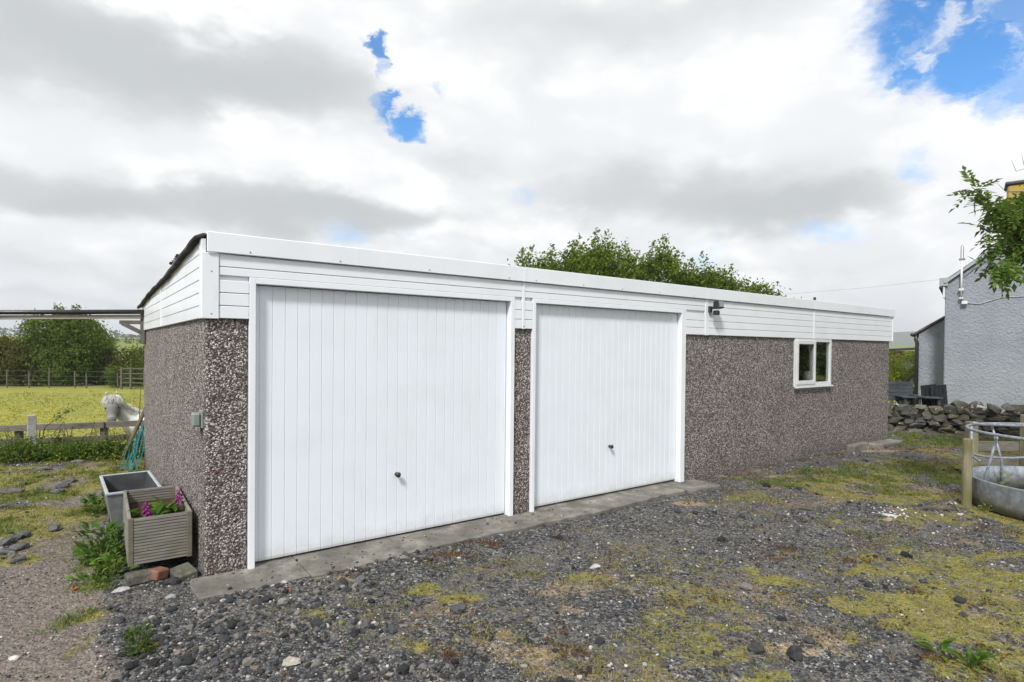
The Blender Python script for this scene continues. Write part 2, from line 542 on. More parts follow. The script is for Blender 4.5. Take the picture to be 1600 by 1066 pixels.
material('dark_shed', simple((.022, .021, .021), (.045, .042, .04), 2, .2), .85, .2)
material('mountain', simple((.07, .09, .06), (.12, .13, .08), .01, 0), .95, .1)

LEAF = {
    'moss_blade': [(0, (.10, .12, .025)), (.45, (.235, .22, .05)), (.75, (.33, .285, .085)), (1, (.42, .34, .15))],
    'grass_blade': [(0, (.05, .085, .018)), (.5, (.125, .17, .035)), (1, (.28, .26, .08))],
    'straw_blade': [(0, (.20, .14, .07)), (.5, (.34, .26, .15)), (1, (.46, .38, .25))],
    'brown_leaf': [(0, (.04, .02, .014)), (.5, (.10, .045, .026)), (1, (.17, .08, .045))],
    'field_blade': [(0, (.20, .21, .045)), (.5, (.32, .31, .07)), (1, (.40, .37, .10))],
    'back_leaf': [(0, (.035, .075, .012)), (.5, (.115, .18, .024)), (1, (.21, .28, .045))],
    'hedge_leaf': [(0, (.03, .045, .011)), (.5, (.09, .11, .025)), (1, (.20, .19, .05))],
    'olive_leaf': [(0, (.035, .042, .012)), (.5, (.10, .10, .027)), (1, (.18, .165, .05))],
    'thorn_leaf': [(0, (.028, .06, .011)), (.5, (.095, .16, .026)), (1, (.20, .26, .05))],
    'ash_leaf': [(0, (.03, .07, .014)), (.5, (.085, .155, .026)), (1, (.17, .25, .04))],
    'weed_leaf': [(0, (.03, .08, .012)), (.5, (.075, .155, .022)), (1, (.15, .23, .04))],
    'bramble_leaf': [(0, (.022, .05, .011)), (.5, (.07, .13, .022)), (1, (.16, .22, .04))],
    'far_leaf': [(0, (.02, .04, .018)), (1, (.05, .08, .03))],
    'lawn_hedge_leaf': [(0, (.07, .12, .014)), (.5, (.17, .24, .025)), (1, (.30, .34, .05))],
    'pink_petal': [(0, (.40, .05, .34)), (.5, (.58, .13, .50)), (1, (.70, .32, .64))],
    'yellow_petal': [(0, (.65, .48, .01)), (1, (.80, .66, .03))],
}
for k_, v_ in LEAF.items():
    material(k_, m_leaf(v_), .6)


# ------------------------------------------------------------------ helpers
def tag(o, label=None, cat=None, group=None, kind=None):
    if label:
        o['label'] = label
    if cat:
        o['category'] = cat
    if group:
        o['group'] = group
    if kind:
        o['kind'] = kind
    return o


def thing(name, label, cat, loc=(0, 0, 0), rotz=0.0, group=None):
    o = bpy.data.objects.new(name, None)
    o.empty_display_size = .1
    C.objects.link(o)
    o.location = loc
    o.rotation_euler = (0, 0, rotz)
    return tag(o, label, cat, group)


def link(name, me, mat, parent=None, smooth=False):
    o = bpy.data.objects.new(name, me)
    C.objects.link(o)
    if mat and not me.materials:
        me.materials.append(MATS[mat])
    if parent is not None:
        o.parent = parent
    if smooth:
        me.polygons.foreach_set('use_smooth', np.ones(len(me.polygons), bool))
    return o


def arrays(name, V, F, attrs=None):
    """mesh from numpy vertices and equal-sized faces, with float point attributes"""
    V = np.asarray(V, np.float32).reshape(-1, 3)
    F = np.asarray(F, np.int32)
    k = F.shape[1]
    me = bpy.data.meshes.new(name)
    me.vertices.add(len(V))
    me.vertices.foreach_set('co', V.ravel())
    me.loops.add(F.size)
    me.loops.foreach_set('vertex_index', F.ravel())
    me.polygons.add(len(F))
    me.polygons.foreach_set('loop_start', np.arange(0, F.size, k, dtype=np.int32))
    me.polygons.foreach_set('use_smooth', np.zeros(len(F), bool))
    me.update(calc_edges=True)
    for n, a in (attrs or {}).items():
        at_ = me.attributes.new(n, 'FLOAT', 'POINT')
        at_.data.foreach_set('value', np.asarray(a, np.float32).ravel())
    return me


class MB:
    """collects boxes, bars, tubes and prisms into one mesh"""
    def __init__(s):
        s.v, s.f = [], []

    def add(s, vs, fs):
        b = len(s.v)
        s.v += [tuple(v) for v in vs]
        s.f += [tuple(i + b for i in f) for f in fs]
        return s

    def box(s, x0, x1, y0, y1, z0, z1):
        return s.add([(x0, y0, z0), (x1, y0, z0), (x1, y1, z0), (x0, y1, z0), (x0, y0, z1), (x1, y0, z1), (x1, y1, z1), (x0, y1, z1)],
                     [(0, 3, 2, 1), (4, 5, 6, 7), (0, 1, 5, 4), (1, 2, 6, 5), (2, 3, 7, 6), (3, 0, 4, 7)])

    def prism(s, pts, a, b):
        """pts: polygon as 3-tuples from fn a; extruded by vector b"""
        n = len(pts)
        p0 = [Vector(p) for p in pts]
        p1 = [p + Vector(b) for p in p0]
        return s.add(p0 + p1, [tuple(range(n))[::-1], tuple(range(n, 2 * n))] + [(i, (i + 1) % n, n + (i + 1) % n, n + i) for i in range(n)])

    def bar(s, p, q, wx, wz, up=(0, 0, 1)):
        p, q = Vector(p), Vector(q)
        d = (q - p).normalized()
        side = d.cross(Vector(up))
        if side.length < 1e-4:
            side = d.cross(Vector((1, 0, 0)))
        side.normalize()
        u = side.cross(d)
        a, b = side * wx / 2, u * wz / 2
        vs = [p - a - b, p + a - b, p + a + b, p - a + b, q - a - b, q + a - b, q + a + b, q - a + b]
        return s.add(vs, [(0, 1, 2, 3), (7, 6, 5, 4), (0, 4, 5, 1), (1, 5, 6, 2), (2, 6, 7, 3), (3, 7, 4, 0)])

    def tube(s, path, rad, n=8, closed=False):
        path = [Vector(p) for p in path]
        if not hasattr(rad, '__len__'):
            rad = [rad] * len(path)
        L = len(path)
        prev = None
        vs = []
        for i, p in enumerate(path):
            if closed:
                d = path[(i + 1) % L] - path[i - 1]
            else:
                d = path[min(i + 1, L - 1)] - path[max(i - 1, 0)]
            d.normalize()
            if prev is None:
                a = d.orthogonal().normalized()
            else:
                a = (prev - d * prev.dot(d))
                a = a.normalized() if a.length > 1e-6 else d.orthogonal().normalized()
            prev = a
            b = d.cross(a)
            for k in range(n):
                t = 2 * math.pi * k / n
                vs.append(p + (a * math.cos(t) + b * math.sin(t)) * rad[i])
        fs = []
        for i in range(L if closed else L - 1):
            j = (i + 1) % L
            for k in range(n):
                k2 = (k + 1) % n
                fs.append((i * n + k, i * n + k2, j * n + k2, j * n + k))
        if not closed:
            fs.append(tuple(range(n))[::-1])
            fs.append(tuple((L - 1) * n + k for k in range(n)))
        return s.add(vs, fs)

    def lathe(s, prof, n=16, c=(0, 0, 0), axis='z'):
        vs = []
        for (r, h) in prof:
            for k in range(n):
                t = 2 * math.pi * k / n
                x, y, z = r * math.cos(t), r * math.sin(t), h
                if axis == 'y':
                    x, y, z = x, z, y
                vs.append((x + c[0], y + c[1], z + c[2]))
        fs = [(i * n + k, i * n + (k + 1) % n, (i + 1) * n + (k + 1) % n, (i + 1) * n + k) for i in range(len(prof) - 1) for k in range(n)]
        fs += [tuple(range(n))[::-1], tuple((len(prof) - 1) * n + k for k in range(n))]
        return s.add(vs, fs)

    def build(s, name, mat, parent=None, bevel=0.0, smooth=False):
        me = bpy.data.meshes.new(name)
        me.from_pydata(s.v, [], s.f)
        bm = bmesh.new()
        bm.from_mesh(me)
        if bevel:
            bmesh.ops.bevel(bm, geom=list(bm.edges), offset=bevel, segments=1, affect='EDGES', profile=.5)
        bmesh.ops.recalc_face_normals(bm, faces=list(bm.faces))
        bm.to_mesh(me)
        bm.free()
        return link(name, me, mat, parent, smooth)


def vnoise(x, y, seed=0):
    xi, yi = np.floor(x).astype(np.int64), np.floor(y).astype(np.int64)
    fx, fy = x - xi, y - yi
    fx, fy = fx * fx * (3 - 2 * fx), fy * fy * (3 - 2 * fy)

    def h(a, b):
        n = (a * 374761393 + b * 668265263 + seed * 974634777) & 0xffffffff
        n = ((n ^ (n >> 13)) * 1274126177) & 0xffffffff
        return ((n ^ (n >> 16)) & 0xffff) / 65535.0
    return (h(xi, yi) * (1 - fx) + h(xi + 1, yi) * fx) * (1 - fy) + (h(xi, yi + 1) * (1 - fx) + h(xi + 1, yi + 1) * fx) * fy


def fbm(x, y, s=1.0, o=4, seed=0):
    v, a, t = 0.0, 1.0, 0.0
    for i in range(o):
        v = v + a * vnoise(x * s + 37.1 * i, y * s - 11.7 * i, seed + i)
        t += a
        a *= .5
        s *= 2.03
    return v / t


def sst(a, b, x):
    t = np.clip((x - a) / (b - a), 0, 1)
    return t * t * (3 - 2 * t)


# ------------------------------------------------------------------ where the garage stands
TH, GX, GY = .6363, -2.1698, 4.1311
GL, GD = 11.53, 5.03
D1 = np.array([math.cos(TH), math.sin(TH)])
D2 = np.array([-math.sin(TH), math.cos(TH)])


def g2w(x, y, z=0.0):
    return (GX + D1[0] * x + D2[0] * y, GY + D1[1] * x + D2[1] * y, z)


def w2g(X, Y):
    a, b = X - GX, Y - GY
    return a * D1[0] + b * D1[1], a * D2[0] + b * D2[1]


# ------------------------------------------------------------------ ground
def zground(x, y):
    x, y = np.asarray(x, float), np.asarray(y, float)
    wdrop = np.maximum(sst(-2.4, -4.4, x) * sst(8.3, 10.4, y), sst(15, 26, np.hypot(x, y)))
    r = np.hypot(x, y)
    rise = 9 * np.clip((r - 40) / 700, 0, 1) ** .8
    gx, gy = w2g(x, y)
    near = 1 - sst(14, 22, r)
    berm = np.exp(-((gy + .62) / .22) ** 2) * sst(-.3, .3, gx) * (1 - sst(2.0, 3.4, gx)) * .05
    left = np.exp(-((x + .95) / .75) ** 2 - ((y - 3.3) / .6) ** 2) * .05
    n = (fbm(x, y, 1.1, 4, 3) - .5) * .07 + (fbm(x, y, 6, 3, 9) - .5) * .022
    n = n * (1 - .75 * np.exp(-(np.maximum(0, -gy - .1) / .4) ** 2) * (gx > -.4) * (gx < 12))
    return -.035 - .36 * wdrop + rise + near * (n + berm + left) + (1 - near) * (fbm(x, y, .22, 3, 5) - .5) * .15


def blobs(x, y, L, seed, sharp=.18, scale=3.0):
    v = np.zeros_like(x)
    for (px, py, rx, ry, k) in L:
        X, Y = onground(px, py)
        v = np.maximum(v, k * np.exp(-((x - X) / rx) ** 2 - ((y - Y) / ry) ** 2))
    n = fbm(x, y, scale, 5, seed)
    return sst(.5 - sharp, .5 + sharp, v * 1.05 + (n - .5) * 1.5 * np.clip(v * 2.4, 0, 1))


MOSS = [(560, 965, .5, .26, .72), (700, 920, .45, .2, .75), (890, 893, .5, .2, .85), (640, 1000, .4, .2, .6), (1180, 885, .4, .2, .5), (1390, 930, 1.0, .36, .85),
        (1500, 975, .8, .35, .85), (1330, 880, .7, .25, .75), (1560, 800, .7, .6, .9), (1545, 1045, .5, .25, .8), (1250, 905, .5, .25, .65), (1450, 770, .9, .35, .9),
        (1280, 805, .6, .3, .5), (1500, 870, 1.1, .4, .7), (430, 960, .3, .15, .5), (1320, 985, .4, .2, .6), (1200, 1050, .4, .2, .6), (800, 1045, .25, .12, .55), (1030, 1010, .3, .2, .4),
        (20, 760, .5, 1.0, .9), (60, 740, .45, .8, .85), (40, 830, .35, .3, .8), (150, 715, .5, .4, .85), (0, 830, .5, .6, 1), (40, 800, .4, .4, .9), (25, 870, .25, .2, .8), (130, 930, .15, .15, .7), (160, 755, .25, .4, .6), (130, 960, .12, .3, .6), (120, 1000, .1, .2, .5),
        (1230, 760, .5, .25, .5), (1600, 900, .6, .5, .8)]
GREEN = [(1240, 748, .7, .35, .8), (1330, 740, .9, .5, .85), (1420, 732, 1.1, .6, .9), (1480, 690, 1.4, .5, .95), (1430, 680, .9, .5, .8), (1500, 745, .7, .5, .85), (1380, 765, .7, .3, .7),
         (165, 790, .3, .5, 1), (160, 860, .25, .35, 1), (150, 905, .2, .12, .9), (190, 740, .3, .4, .9), (110, 960, .12, .3, .7), (15, 820, .3, .25, .9), (60, 770, .4, .4, .8), (120, 690, 1.2, .35, 1.0), (30, 700, .8, .4, 1.0), (190, 690, .6, .35, .9), (60, 820, .25, .2, .7), (1590, 740, .8, .7, .8), (1560, 690, 1.5, .8, .9)]
STRAW = [(1160, 965, .25, .15, .75), (1215, 1005, .28, .16, .85), (900, 945, .4, .15, .55), (1030, 925, .4, .2, .5), (540, 905, .35, .12, .5), (250, 1000, .3, .1, .4), (420, 985, .25, .1, .55), (720, 885, .5, .15, .5),
         (1180, 900, .3, .15, .5), (1450, 850, .8, .2, .45), (850, 1010, .3, .15, .5), (1090, 780, .7, .2, .55), (1320, 700, 1.2, .3, .7), (1180, 740, .8, .2, .7), (350, 990, .25, .08, .5), (590, 880, .3, .1, .4)]
BROWN = [(540, 895, .18, .07, .85), (760, 850, .3, .15, .8), (880, 840, .3, .12, .6), (1090, 935, .25, .12, .7), (1230, 850, .4, .12, .6), (1190, 815, .3, .1, .5), (1340, 865, .2, .08, .8),
         (1480, 745, .4, .2, .6), (1450, 700, 1.0, .4, .7), (1380, 690, .7, .3, .7), (1500, 1030, .25, .12, .6), (900, 1005, .12, .06, .8), (300, 855, .2, .1, .7), (1100, 905, .3, .15, .5), (690, 870, .3, .1, .6), (1410, 820, .3, .1, .7)]
PATH = [onground(*p) for p in ((20, 1180), (40, 1066), (62, 950), (78, 870), (92, 790), (122, 735), (175, 712))]


def pathmask(x, y):
    d = np.full(np.shape(x), 9.0)
    for (a, b) in zip(PATH[:-1], PATH[1:]):
        ax, ay, bx, by = *a, *b
        L2 = (bx - ax) ** 2 + (by - ay) ** 2
        t = np.clip(((x - ax) * (bx - ax) + (y - ay) * (by - ay)) / L2, 0, 1)
        d = np.minimum(d, np.hypot(x - ax - t * (bx - ax), y - ay - t * (by - ay)))
    return 1 - sst(.14, .52, d + (fbm(x, y, 3.2, 5, 21) - .5) * .5)


def masks(x, y):
    r = np.hypot(x, y)
    field = np.maximum(sst(-2.2, -3.4, x) * sst(9.0, 9.8, y + (fbm(x, y, 1.5, 3, 2) - .5) * .6), sst(14.5, 17, r) * np.maximum(sst(6, 9, y), sst(45, 60, r)))
    gx, gy = w2g(x, y)
    yard = sst(-1.6, -.4, x) * (1 - field) * sst(.35, .8, -gy) * (1 - .6 * np.exp(-((x - 1.8) / 1.3) ** 2 - ((y - 5.4) / .9) ** 2))
    side = sst(-3.2, -4.2, x) * (1 - field)
    bg = sst(.38, .56, fbm(x, y, 2.1, 5, 77)) * .95 * yard * (.45 + .55 * sst(-.5, 2.2, x + .2 * y)) + sst(.36, .5, fbm(x, y, 2.6, 4, 78)) * 1.0 * side
    bs = sst(.47, .66, fbm(x, y, 2.7, 5, 79)) * .9 * yard
    bb = sst(.58, .72, fbm(x, y, 3.1, 5, 80)) * .75 * yard
    bgr = sst(.5, .7, fbm(x, y, 1.7, 4, 81)) * .7 * side
    mx = np.maximum
    foot = np.exp(-((gy + .12) / .22) ** 2) * sst(5.4, 6.2, gx) * (1 - sst(12, 14, gx))
    bs, bb = mx(bs, foot * .85 * sst(.35, .6, fbm(x, y, 4, 3, 91))), mx(bb, foot * .9 * sst(.4, .6, fbm(x, y, 3, 3, 92)))
    return dict(moss=mx(blobs(x, y, MOSS, 31, .3, 5.0), bg), green=mx(blobs(x, y, GREEN, 41, .3, 4.0), bgr), straw=mx(blobs(x, y, STRAW, 51, .2, 5.0), bs), brown=mx(blobs(x, y, BROWN, 61, .15, 6.0), bb), path=pathmask(x, y), field=field)
    return dict(moss=blobs(x, y, MOSS, 31), green=blobs(x, y, GREEN, 41), straw=blobs(x, y, STRAW, 51, .2, 5.0), brown=blobs(x, y, BROWN, 61, .15, 6.0), path=pathmask(x, y), field=field)


def gridline(lo, hi, step, far, grow=1.16):
    a = list(np.arange(lo, hi + 1e-6, step))
    s, v = step, hi
    while v < far:
        s *= grow
        v += s
        a.append(min(v, far))
    s, v = step, lo
    b = []
    while v > -far:
        s *= grow
        v -= s
        b.append(max(v, -far))
    return np.array(b[::-1] + a)


FAR = 1600
gxs, gys = gridline(-7.5, 9.0, .05, FAR), gridline(2.0, 13.5, .05, FAR)
XX, YY = np.meshgrid(gxs, gys)
ZZ = zground(XX, YY)
nx, ny = len(gxs), len(gys)
idx = np.arange(nx * ny).reshape(ny, nx)
FF = np.stack([idx[:-1, :-1], idx[:-1, 1:], idx[1:, 1:], idx[1:, :-1]], -1).reshape(-1, 4)
GM = masks(XX.ravel(), YY.ravel())
gme = arrays('ground', np.stack([XX, YY, ZZ], -1), FF, GM)
ground = tag(link('ground', gme, 'ground', None, True), 'gravel yard running into the dirt path and the pasture', kind='structure')

# far blue hill beyond the cottage and the low hill on the left
HV, HF = [], []
for (a0, a1, dist, hmax, seed) in ((R(10), R(62), 1500, 42, 4), (R(-62), R(2), 1450, 12, 9)):
    b = len(HV)
    for i in range(90):
        a = a0 + (a1 - a0) * i / 89
        e = math.sin(math.pi * i / 89) ** .6
        h = hmax * e * (.5 + .7 * float(fbm(np.array([i * .05]), np.array([seed * 3.0]), 1.0, 4, seed)[0]))
        for (dd, hh) in ((-150, 4), (-60, h * .55), (0, h), (80, h * .7), (160, 0)):
            HV.append((math.sin(a) * (dist + dd - 90), math.cos(a) * (dist + dd - 90), hh + 5))
    for i in range(89):
        for k in range(4):
            HF.append((b + i * 5 + k, b + (i + 1) * 5 + k, b + (i + 1) * 5 + k + 1, b + i * 5 + k + 1))
tag(link('hills', arrays('hills', HV, HF), 'mountain', None, True), 'low blue hills on the skyline', kind='structure')

# ------------------------------------------------------------------ garage
garage = thing('garage', 'long pebbledashed concrete garage with white cladding and two white up-and-over doors', 'garage', (GX, GY, 0), TH)
ZC, ZF, ZT = 1.842, 2.305, 2.448


def gbox(name, mat, *b, bevel=.003, parent=garage, smooth=False):
    return MB().box(*b).build(name, mat, parent, bevel, smooth)


def zroof(y):
    return 2.402 - .043 * y - .006 * math.sin(max(0, y) * .9)


ZB = -.16
# precast wall panels; those at the left end are rounded over at the corner
gbox('wall_panel', 'pebbledash', 0, .281, 0, .06, ZB, ZC, bevel=.012)
for a, b in ((.06, 1.70), (1.70, 3.36), (3.36, GD)):
    gbox('wall_panel', 'pebbledash', 0, .06, a, b, ZB, ZC, bevel=.004)
gbox('wall_panel', 'pebbledash', 2.709, 2.934, 0, .06, ZB, ZC, bevel=.006)
for a, b, z1 in ((5.386, 6.814, ZC), (6.814, 8.058, ZC), (8.058, 9.221, 1.085), (9.221, 10.4, ZC), (10.4, GL, ZC)):
    gbox('wall_panel', 'pebbledash', a, b, 0, .06, ZB, z1, bevel=.004)
gbox('wall_panel', 'pebbledash', GL - .06, GL, .06, GD, ZB, ZC, bevel=.004)
gbox('wall_panel', 'pebbledash', .06, GL - .06, GD - .06, GD, ZB, ZC, bevel=.004)
gbox('floor_slab', 'concrete', .06, GL - .06, .06, GD - .06, -.1, .004, bevel=0)
# boards behind the cladding
gbox('backing_board', 'white_pvc', .01, GL, .004, .05, 2.152, 2.395, bevel=0)
for a, b in ((.01, .279), (2.711, 2.932), (5.388, GL)):
    gbox('backing_board', 'white_pvc', a, b, .004, .05, ZC + .004, 2.1515, bevel=0)
bk = MB()
bk.prism([(.01, .051, ZC + .004), (.01, GD, ZC + .004), (.01, GD, zroof(GD) - .01), (.01, .051, zroof(0) - .01)], None, (.04, 0, 0)).build('backing_board', 'white_pvc', garage)
bk = MB()
bk.prism([(GL - .05, .051, ZC + .004), (GL - .05, GD, ZC + .004), (GL - .05, GD, zroof(GD) - .01), (GL - .05, .051, zroof(0) - .01)], None, (.04, 0, 0)).build('backing_board', 'white_pvc', garage)
gbox('backing_board', 'white_pvc', .06, GL - .06, GD - .05, GD - .01, ZC + .004, zroof(GD) - .01, bevel=0)

HB = (ZF - ZC) / 5
G_ = .0045


def front_board(x0, x1, i, zlo=None):
    z0, z1 = ZC + HB * i, ZC + HB * (i + 1)
    if zlo:
        z0 = zlo
    gbox('cladding_board', 'white_pvc', x0, x1, -.026, .002, z0, z1 - G_, bevel=.0035)


for i in range(5):
    if i < 3:
        front_board(.080, .279, i)
        front_board(2.711, 2.798, i)
        front_board(2.832, 2.932, i)
        front_board(5.388, 5.775, i)
    else:
        front_board(.080, 2.798, i, 2.150 if i == 3 else None)
        front_board(2.832, 5.775, i, 2.150 if i == 3 else None)
    front_board(5.855, 8.605, i)
    front_board(8.640, GL + .06, i)
for a, b in ((2.800, 2.830), (5.777, 5.853), (8.607, 8.638)):
    gbox('joint_strip', 'white_pvc', a, b, -.031, .002, ZC - .004, ZF - .002, bevel=.003)
gbox('end_trim', 'white_pvc', GL + .062, GL + .09, -.034, .06, ZC - .006, ZF - .002)
gbox('corner_trim', 'white_pvc', -.034, .078, -.034, .002, ZC - .006, ZF - .002, bevel=.004)
c_ = MB().prism([(-.034, .0025, ZC - .006), (-.034, .078, ZC - .006), (-.034, .078, zroof(.078)), (-.034, .0025, zroof(0))], None, (.034, 0, 0))
c_.build('corner_trim', 'white_pvc', garage, .003)


def side_board(y0, y1, z0, z1):
    pts = [(y0, z0), (y1, z0), (y1, z1), (y0, z1)]
    out = []
    f = lambda p: zroof(p[0]) - p[1]
    for k in range(4):
        a, b = pts[k], pts[(k + 1) % 4]
        fa, fb = f(a), f(b)
        if fa >= 0:
            out.append(a)
        if fa * fb < 0:
            t = fa / (fa - fb)
            out.append((a[0] + (b[0] - a[0]) * t, a[1] + (b[1] - a[1]) * t))
    if len(out) >= 3:
        MB().prism([(-.026, y, z) for y, z in out], None, (.028, 0, 0)).build('cladding_board', 'white_pvc', garage, .003)


for i in range(6):
    for a, b in ((.080, 2.60), (2.652, GD + .05)):
        side_board(a, b, ZC + HB * i, ZC + HB * (i + 1) - G_)
MB().prism([(-.033, 2.602, ZC - .004), (-.033, 2.650, ZC - .004), (-.033, 2.650, zroof(2.65)), (-.033, 2.602, zroof(2.6))], None, (.034, 0, 0)).build('joint_strip', 'white_pvc', garage, .003)

# top fascia in four lengths, with fixing screws
FJ = [-.004, 2.812, 5.812, 8.622, GL + .092]
for k in range(4):
    gbox('fascia_board', 'white_pvc', FJ[k] + .0015, FJ[k + 1] - .0015, -.052, -.036, ZF, ZT, bevel=.004)
gbox('fascia_board', 'white_pvc', FJ[0], FJ[4], -.034, .03, ZT - .016, ZT - .002, bevel=.002)
for x in (2.812, 5.812, 8.622):
    gbox('joint_strip', 'white_pvc', x - .017, x + .017, -.056, -.053, ZF + .002, ZT - .002, bevel=.001)
sc0 = None
for x in (.28, .95, 1.75, 2.62, 2.95, 3.6, 4.2, 4.85, 5.5, 6.5, 7.4, 8.3, 9.4, 10.5):
    if sc0 is None:
        sc0 = MB().lathe([(.006, -.055), (.006, -.0525)], 8, axis='y').build('screw', 'steel', garage)
        o = sc0
    else:
        o = sc0.copy()
        C.objects.link(o)
    o.location = (x, 0, ZF + .022)
for x, z in ((.03, 1.87), (.03, 2.17), (2.816, 1.866)):
    o = sc0.copy()
    C.objects.link(o)
    o.location = (x, .020, z)

# corrugated roof sheet
RV, RF = [], []
nxr, nyr = 240, 24
for j in range(nyr + 1):
    y = .0 + (GD + .25) * j / nyr
    for i in range(nxr + 1):
        x = -.075 + (GL + .15) * i / nxr
        z = zroof(y) + .030 + .014 * math.sin(x * 2 * math.pi / .146 + 1.2)
        if i == 0:
            z -= .012
        z += .010 * math.sin(y * 2.1 + .6) * math.exp(-i / 5) + .006 * math.sin(y * 9) * math.exp(-i / 3)
        RV.append((x, y, z))
for j in range(nyr):
    for i in range(nxr):
        a = j * (nxr + 1) + i
        RF.append((a, a + 1, a + nxr + 2, a + nxr + 1))
rs = link('roof_sheet', arrays('roof_sheet', RV, RF), 'roof_sheet', garage, True)
md = rs.modifiers.new('thickness', 'SOLIDIFY')
md.thickness = .03
md.offset = -1
for k in range(6):
    y = 1.0 + k * .09 + random.uniform(-.03, .03)
    MB().box(-.075, -.05, y, y + random.uniform(.02, .04), zroof(y) + .035, zroof(y) + .046 + random.uniform(.0, .014)).build('moss_tuft', 'soil', garage, .006)
MB().tube([(10.1, .7, 2.36), (10.1, .7, 2.63)], .022, 10).build('vent_pipe', 'black_plastic', garage)


# up-and-over doors
def garage_door(xa, xb, kx, label):
    z0, z1 = .022, 2.098
    prof = []
    n = round((xb - xa - .06) / .0952)
    p = (xb - xa - .06) / n
    prof.append((xa + .004, .052))
    prof.append((xa + .028, .052))
    for i in range(n):
        a = xa + .03 + i * p
        prof += [(a + .002, .057), (a + .009, .057), (a + .014, .048), (a + p - .005, .048)]
    prof += [(xb - .030, .0535), (xb - .026, .052), (xb - .004, .052)]
    V, F = [], []
    L = len(prof)
    for z in (z0, z0 + .02, 1.05, z1):
        for (x, y) in prof:
            V.append((x, y + (.004 if z == z0 else 0), z))
    for r in range(3):
        for i in range(L - 1):
            F.append((r * L + i, r * L + i + 1, (r + 1) * L + i + 1, (r + 1) * L + i))
    me = arrays('garage_door', V, F)
    d = link('garage_door', me, 'white_door', garage)
    d['label'] = label
    s = d.modifiers.new('thickness', 'SOLIDIFY')
    s.thickness = .012
    s.offset = 1
    h = MB()
    h.lathe([(.019, .046), (.019, .038), (.010, .034), (.010, .012), (.021, .006), (.024, -.004), (.018, -.014), (.004, -.017)], 16, axis='y', c=(kx, 0, .545))
    h.build('door_handle', 'black_plastic', d, 0, True)
    MB().box(kx - .007, kx + .004, .043, .047, .588, .612).build('lock_plate', 'steel', d, .001)
    MB().box(xa + .004, xb - .004, .056, .075, .012, .021).build('bottom_seal', 'black_plastic', d)
    return d


garage_door(.331, 2.655, 1.49, 'wide white ribbed door nearest the wooden planter')
garage_door(2.980, 5.295, 4.11, 'white ribbed door beside the window end')
for a, b in ((.281, .326), (2.660, 2.709), (2.934, 2.975), (5.300, 5.386)):
    gbox('door_post', 'white_pvc', a, b, -.030, .095, -.02 if a < 1 else -.01, 2.148, bevel=.003)
for a, b in ((.326, 2.660), (2.975, 5.300)):
    gbox('door_header', 'white_pvc', a, b, -.030, .095, 2.104, 2.148, bevel=.003)
    gbox('door_backing', 'black_plastic', a, b, .088, .10, .0, 2.104, bevel=0)  # black sheet filling the whole opening behind the door
for a, b in ((.262, .282), (2.708, 2.72), (2.922, 2.935), (5.385, 5.397)):
    pass

# window
win = MB().box(8.058, 8.112, -.022, .05, 1.095, ZC - .002).box(9.168, 9.221, -.022, .05, 1.095, ZC - .002)
win.box(8.112, 9.168, -.022, .05, 1.095, 1.150).box(8.112, 9.168, -.022, .05, 1.792, ZC - .002).box(8.655, 8.705, -.020, .05, 1.150, 1.792)
win = win.build('window', 'white_trim', garage, .003)
sa = MB().box(8.092, 8.15, -.036, -.0225, 1.128, 1.81).box(8.618, 8.676, -.036, -.0225, 1.128, 1.81).box(8.15, 8.618, -.036, -.0225, 1.128, 1.186).box(8.15, 8.618, -.036, -.0225, 1.752, 1.81)
sa.build('opening_sash', 'white_trim', win, .003)
MB().box(8.112, 8.655, .004, .010, 1.150, 1.792).build('pane', 'glass', win)
MB().box(8.705, 9.168, .004, .010, 1.150, 1.792).build('pane', 'glass', win)
MB().box(8.045, 9.234, -.055, -.0225, 1.072, 1.094).build('sill', 'white_trim', win, .003)
gbox('inner_shelf', 'wood_dark', 8.0, 9.3, .065, .34, 1.09, 1.11)
for x, y, h, r, lb in ((8.86, .20, .20, .055, 'pale plastic tub showing behind the right pane of the garage window'), (8.33, .24, .24, .05, 'tall pale container showing behind the opening sash of the garage window')):
    X, Y, _ = g2w(x, y)
    j = thing('plastic_tub', lb, 'tub', (X, Y, 1.111), 0, 'tubs on the shelf inside the garage window')
    MB().lathe([(r * .9, 0), (r, .02), (r, h * .8), (r * .75, h * .9)], 14).build('tub_body', 'jar_plastic', j, 0, True)
    MB().lathe([(r * .8, h * .9), (r * .8, h)], 14).build('lid', 'white_trim', j)

# fittings on the garage
X, Y, _ = g2w(0, .1)
so = thing('outdoor_socket', 'grey weatherproof socket box screwed to the pebbledash near the garage corner', 'socket box', (X, Y, 1.06), TH)
MB().box(-.016, -.0, -.035, .085, -.01, .115).build('back_plate', 'grey_plastic', so, .004)
MB().box(-.072, -.017, -.015, .070, .0, .100).build('cover', 'grey_plastic', so, .012)
MB().tube([(-.01, .03, -.01), (-.008, .03, -.10)], .007, 8).build('cable', 'cable', so)
X, Y, _ = g2w(5.86, -.03)
fl = thing('security_light', 'small black floodlight with sensor fixed on the white cladding', 'floodlight', (X, Y, 2.185), TH)
MB().box(-.03, .02, -.035, 0, -.05, .03).bar((0, -.03, .0), (.03, -.09, .03), .03, .03).build('wall_bracket', 'black_plastic', fl, .004)
hd = MB().prism([(-.02, -.06, -.01), (-.02, -.15, .005), (-.02, -.135, .105), (-.02, -.07, .09)], None, (.13, 0, 0)).build('lamp_head', 'black_plastic', fl, .008)
MB().prism([(-.002, -.1505, .018), (-.002, -.1545, .018), (-.002, -.141, .094), (-.002, -.137, .094)], None, (.094, 0, 0)).build('lens', 'grey_plastic', hd)
MB().box(-.005, .065, -.12, -.05, -.085, -.025).build('motion_sensor', 'black_plastic', fl, .012)

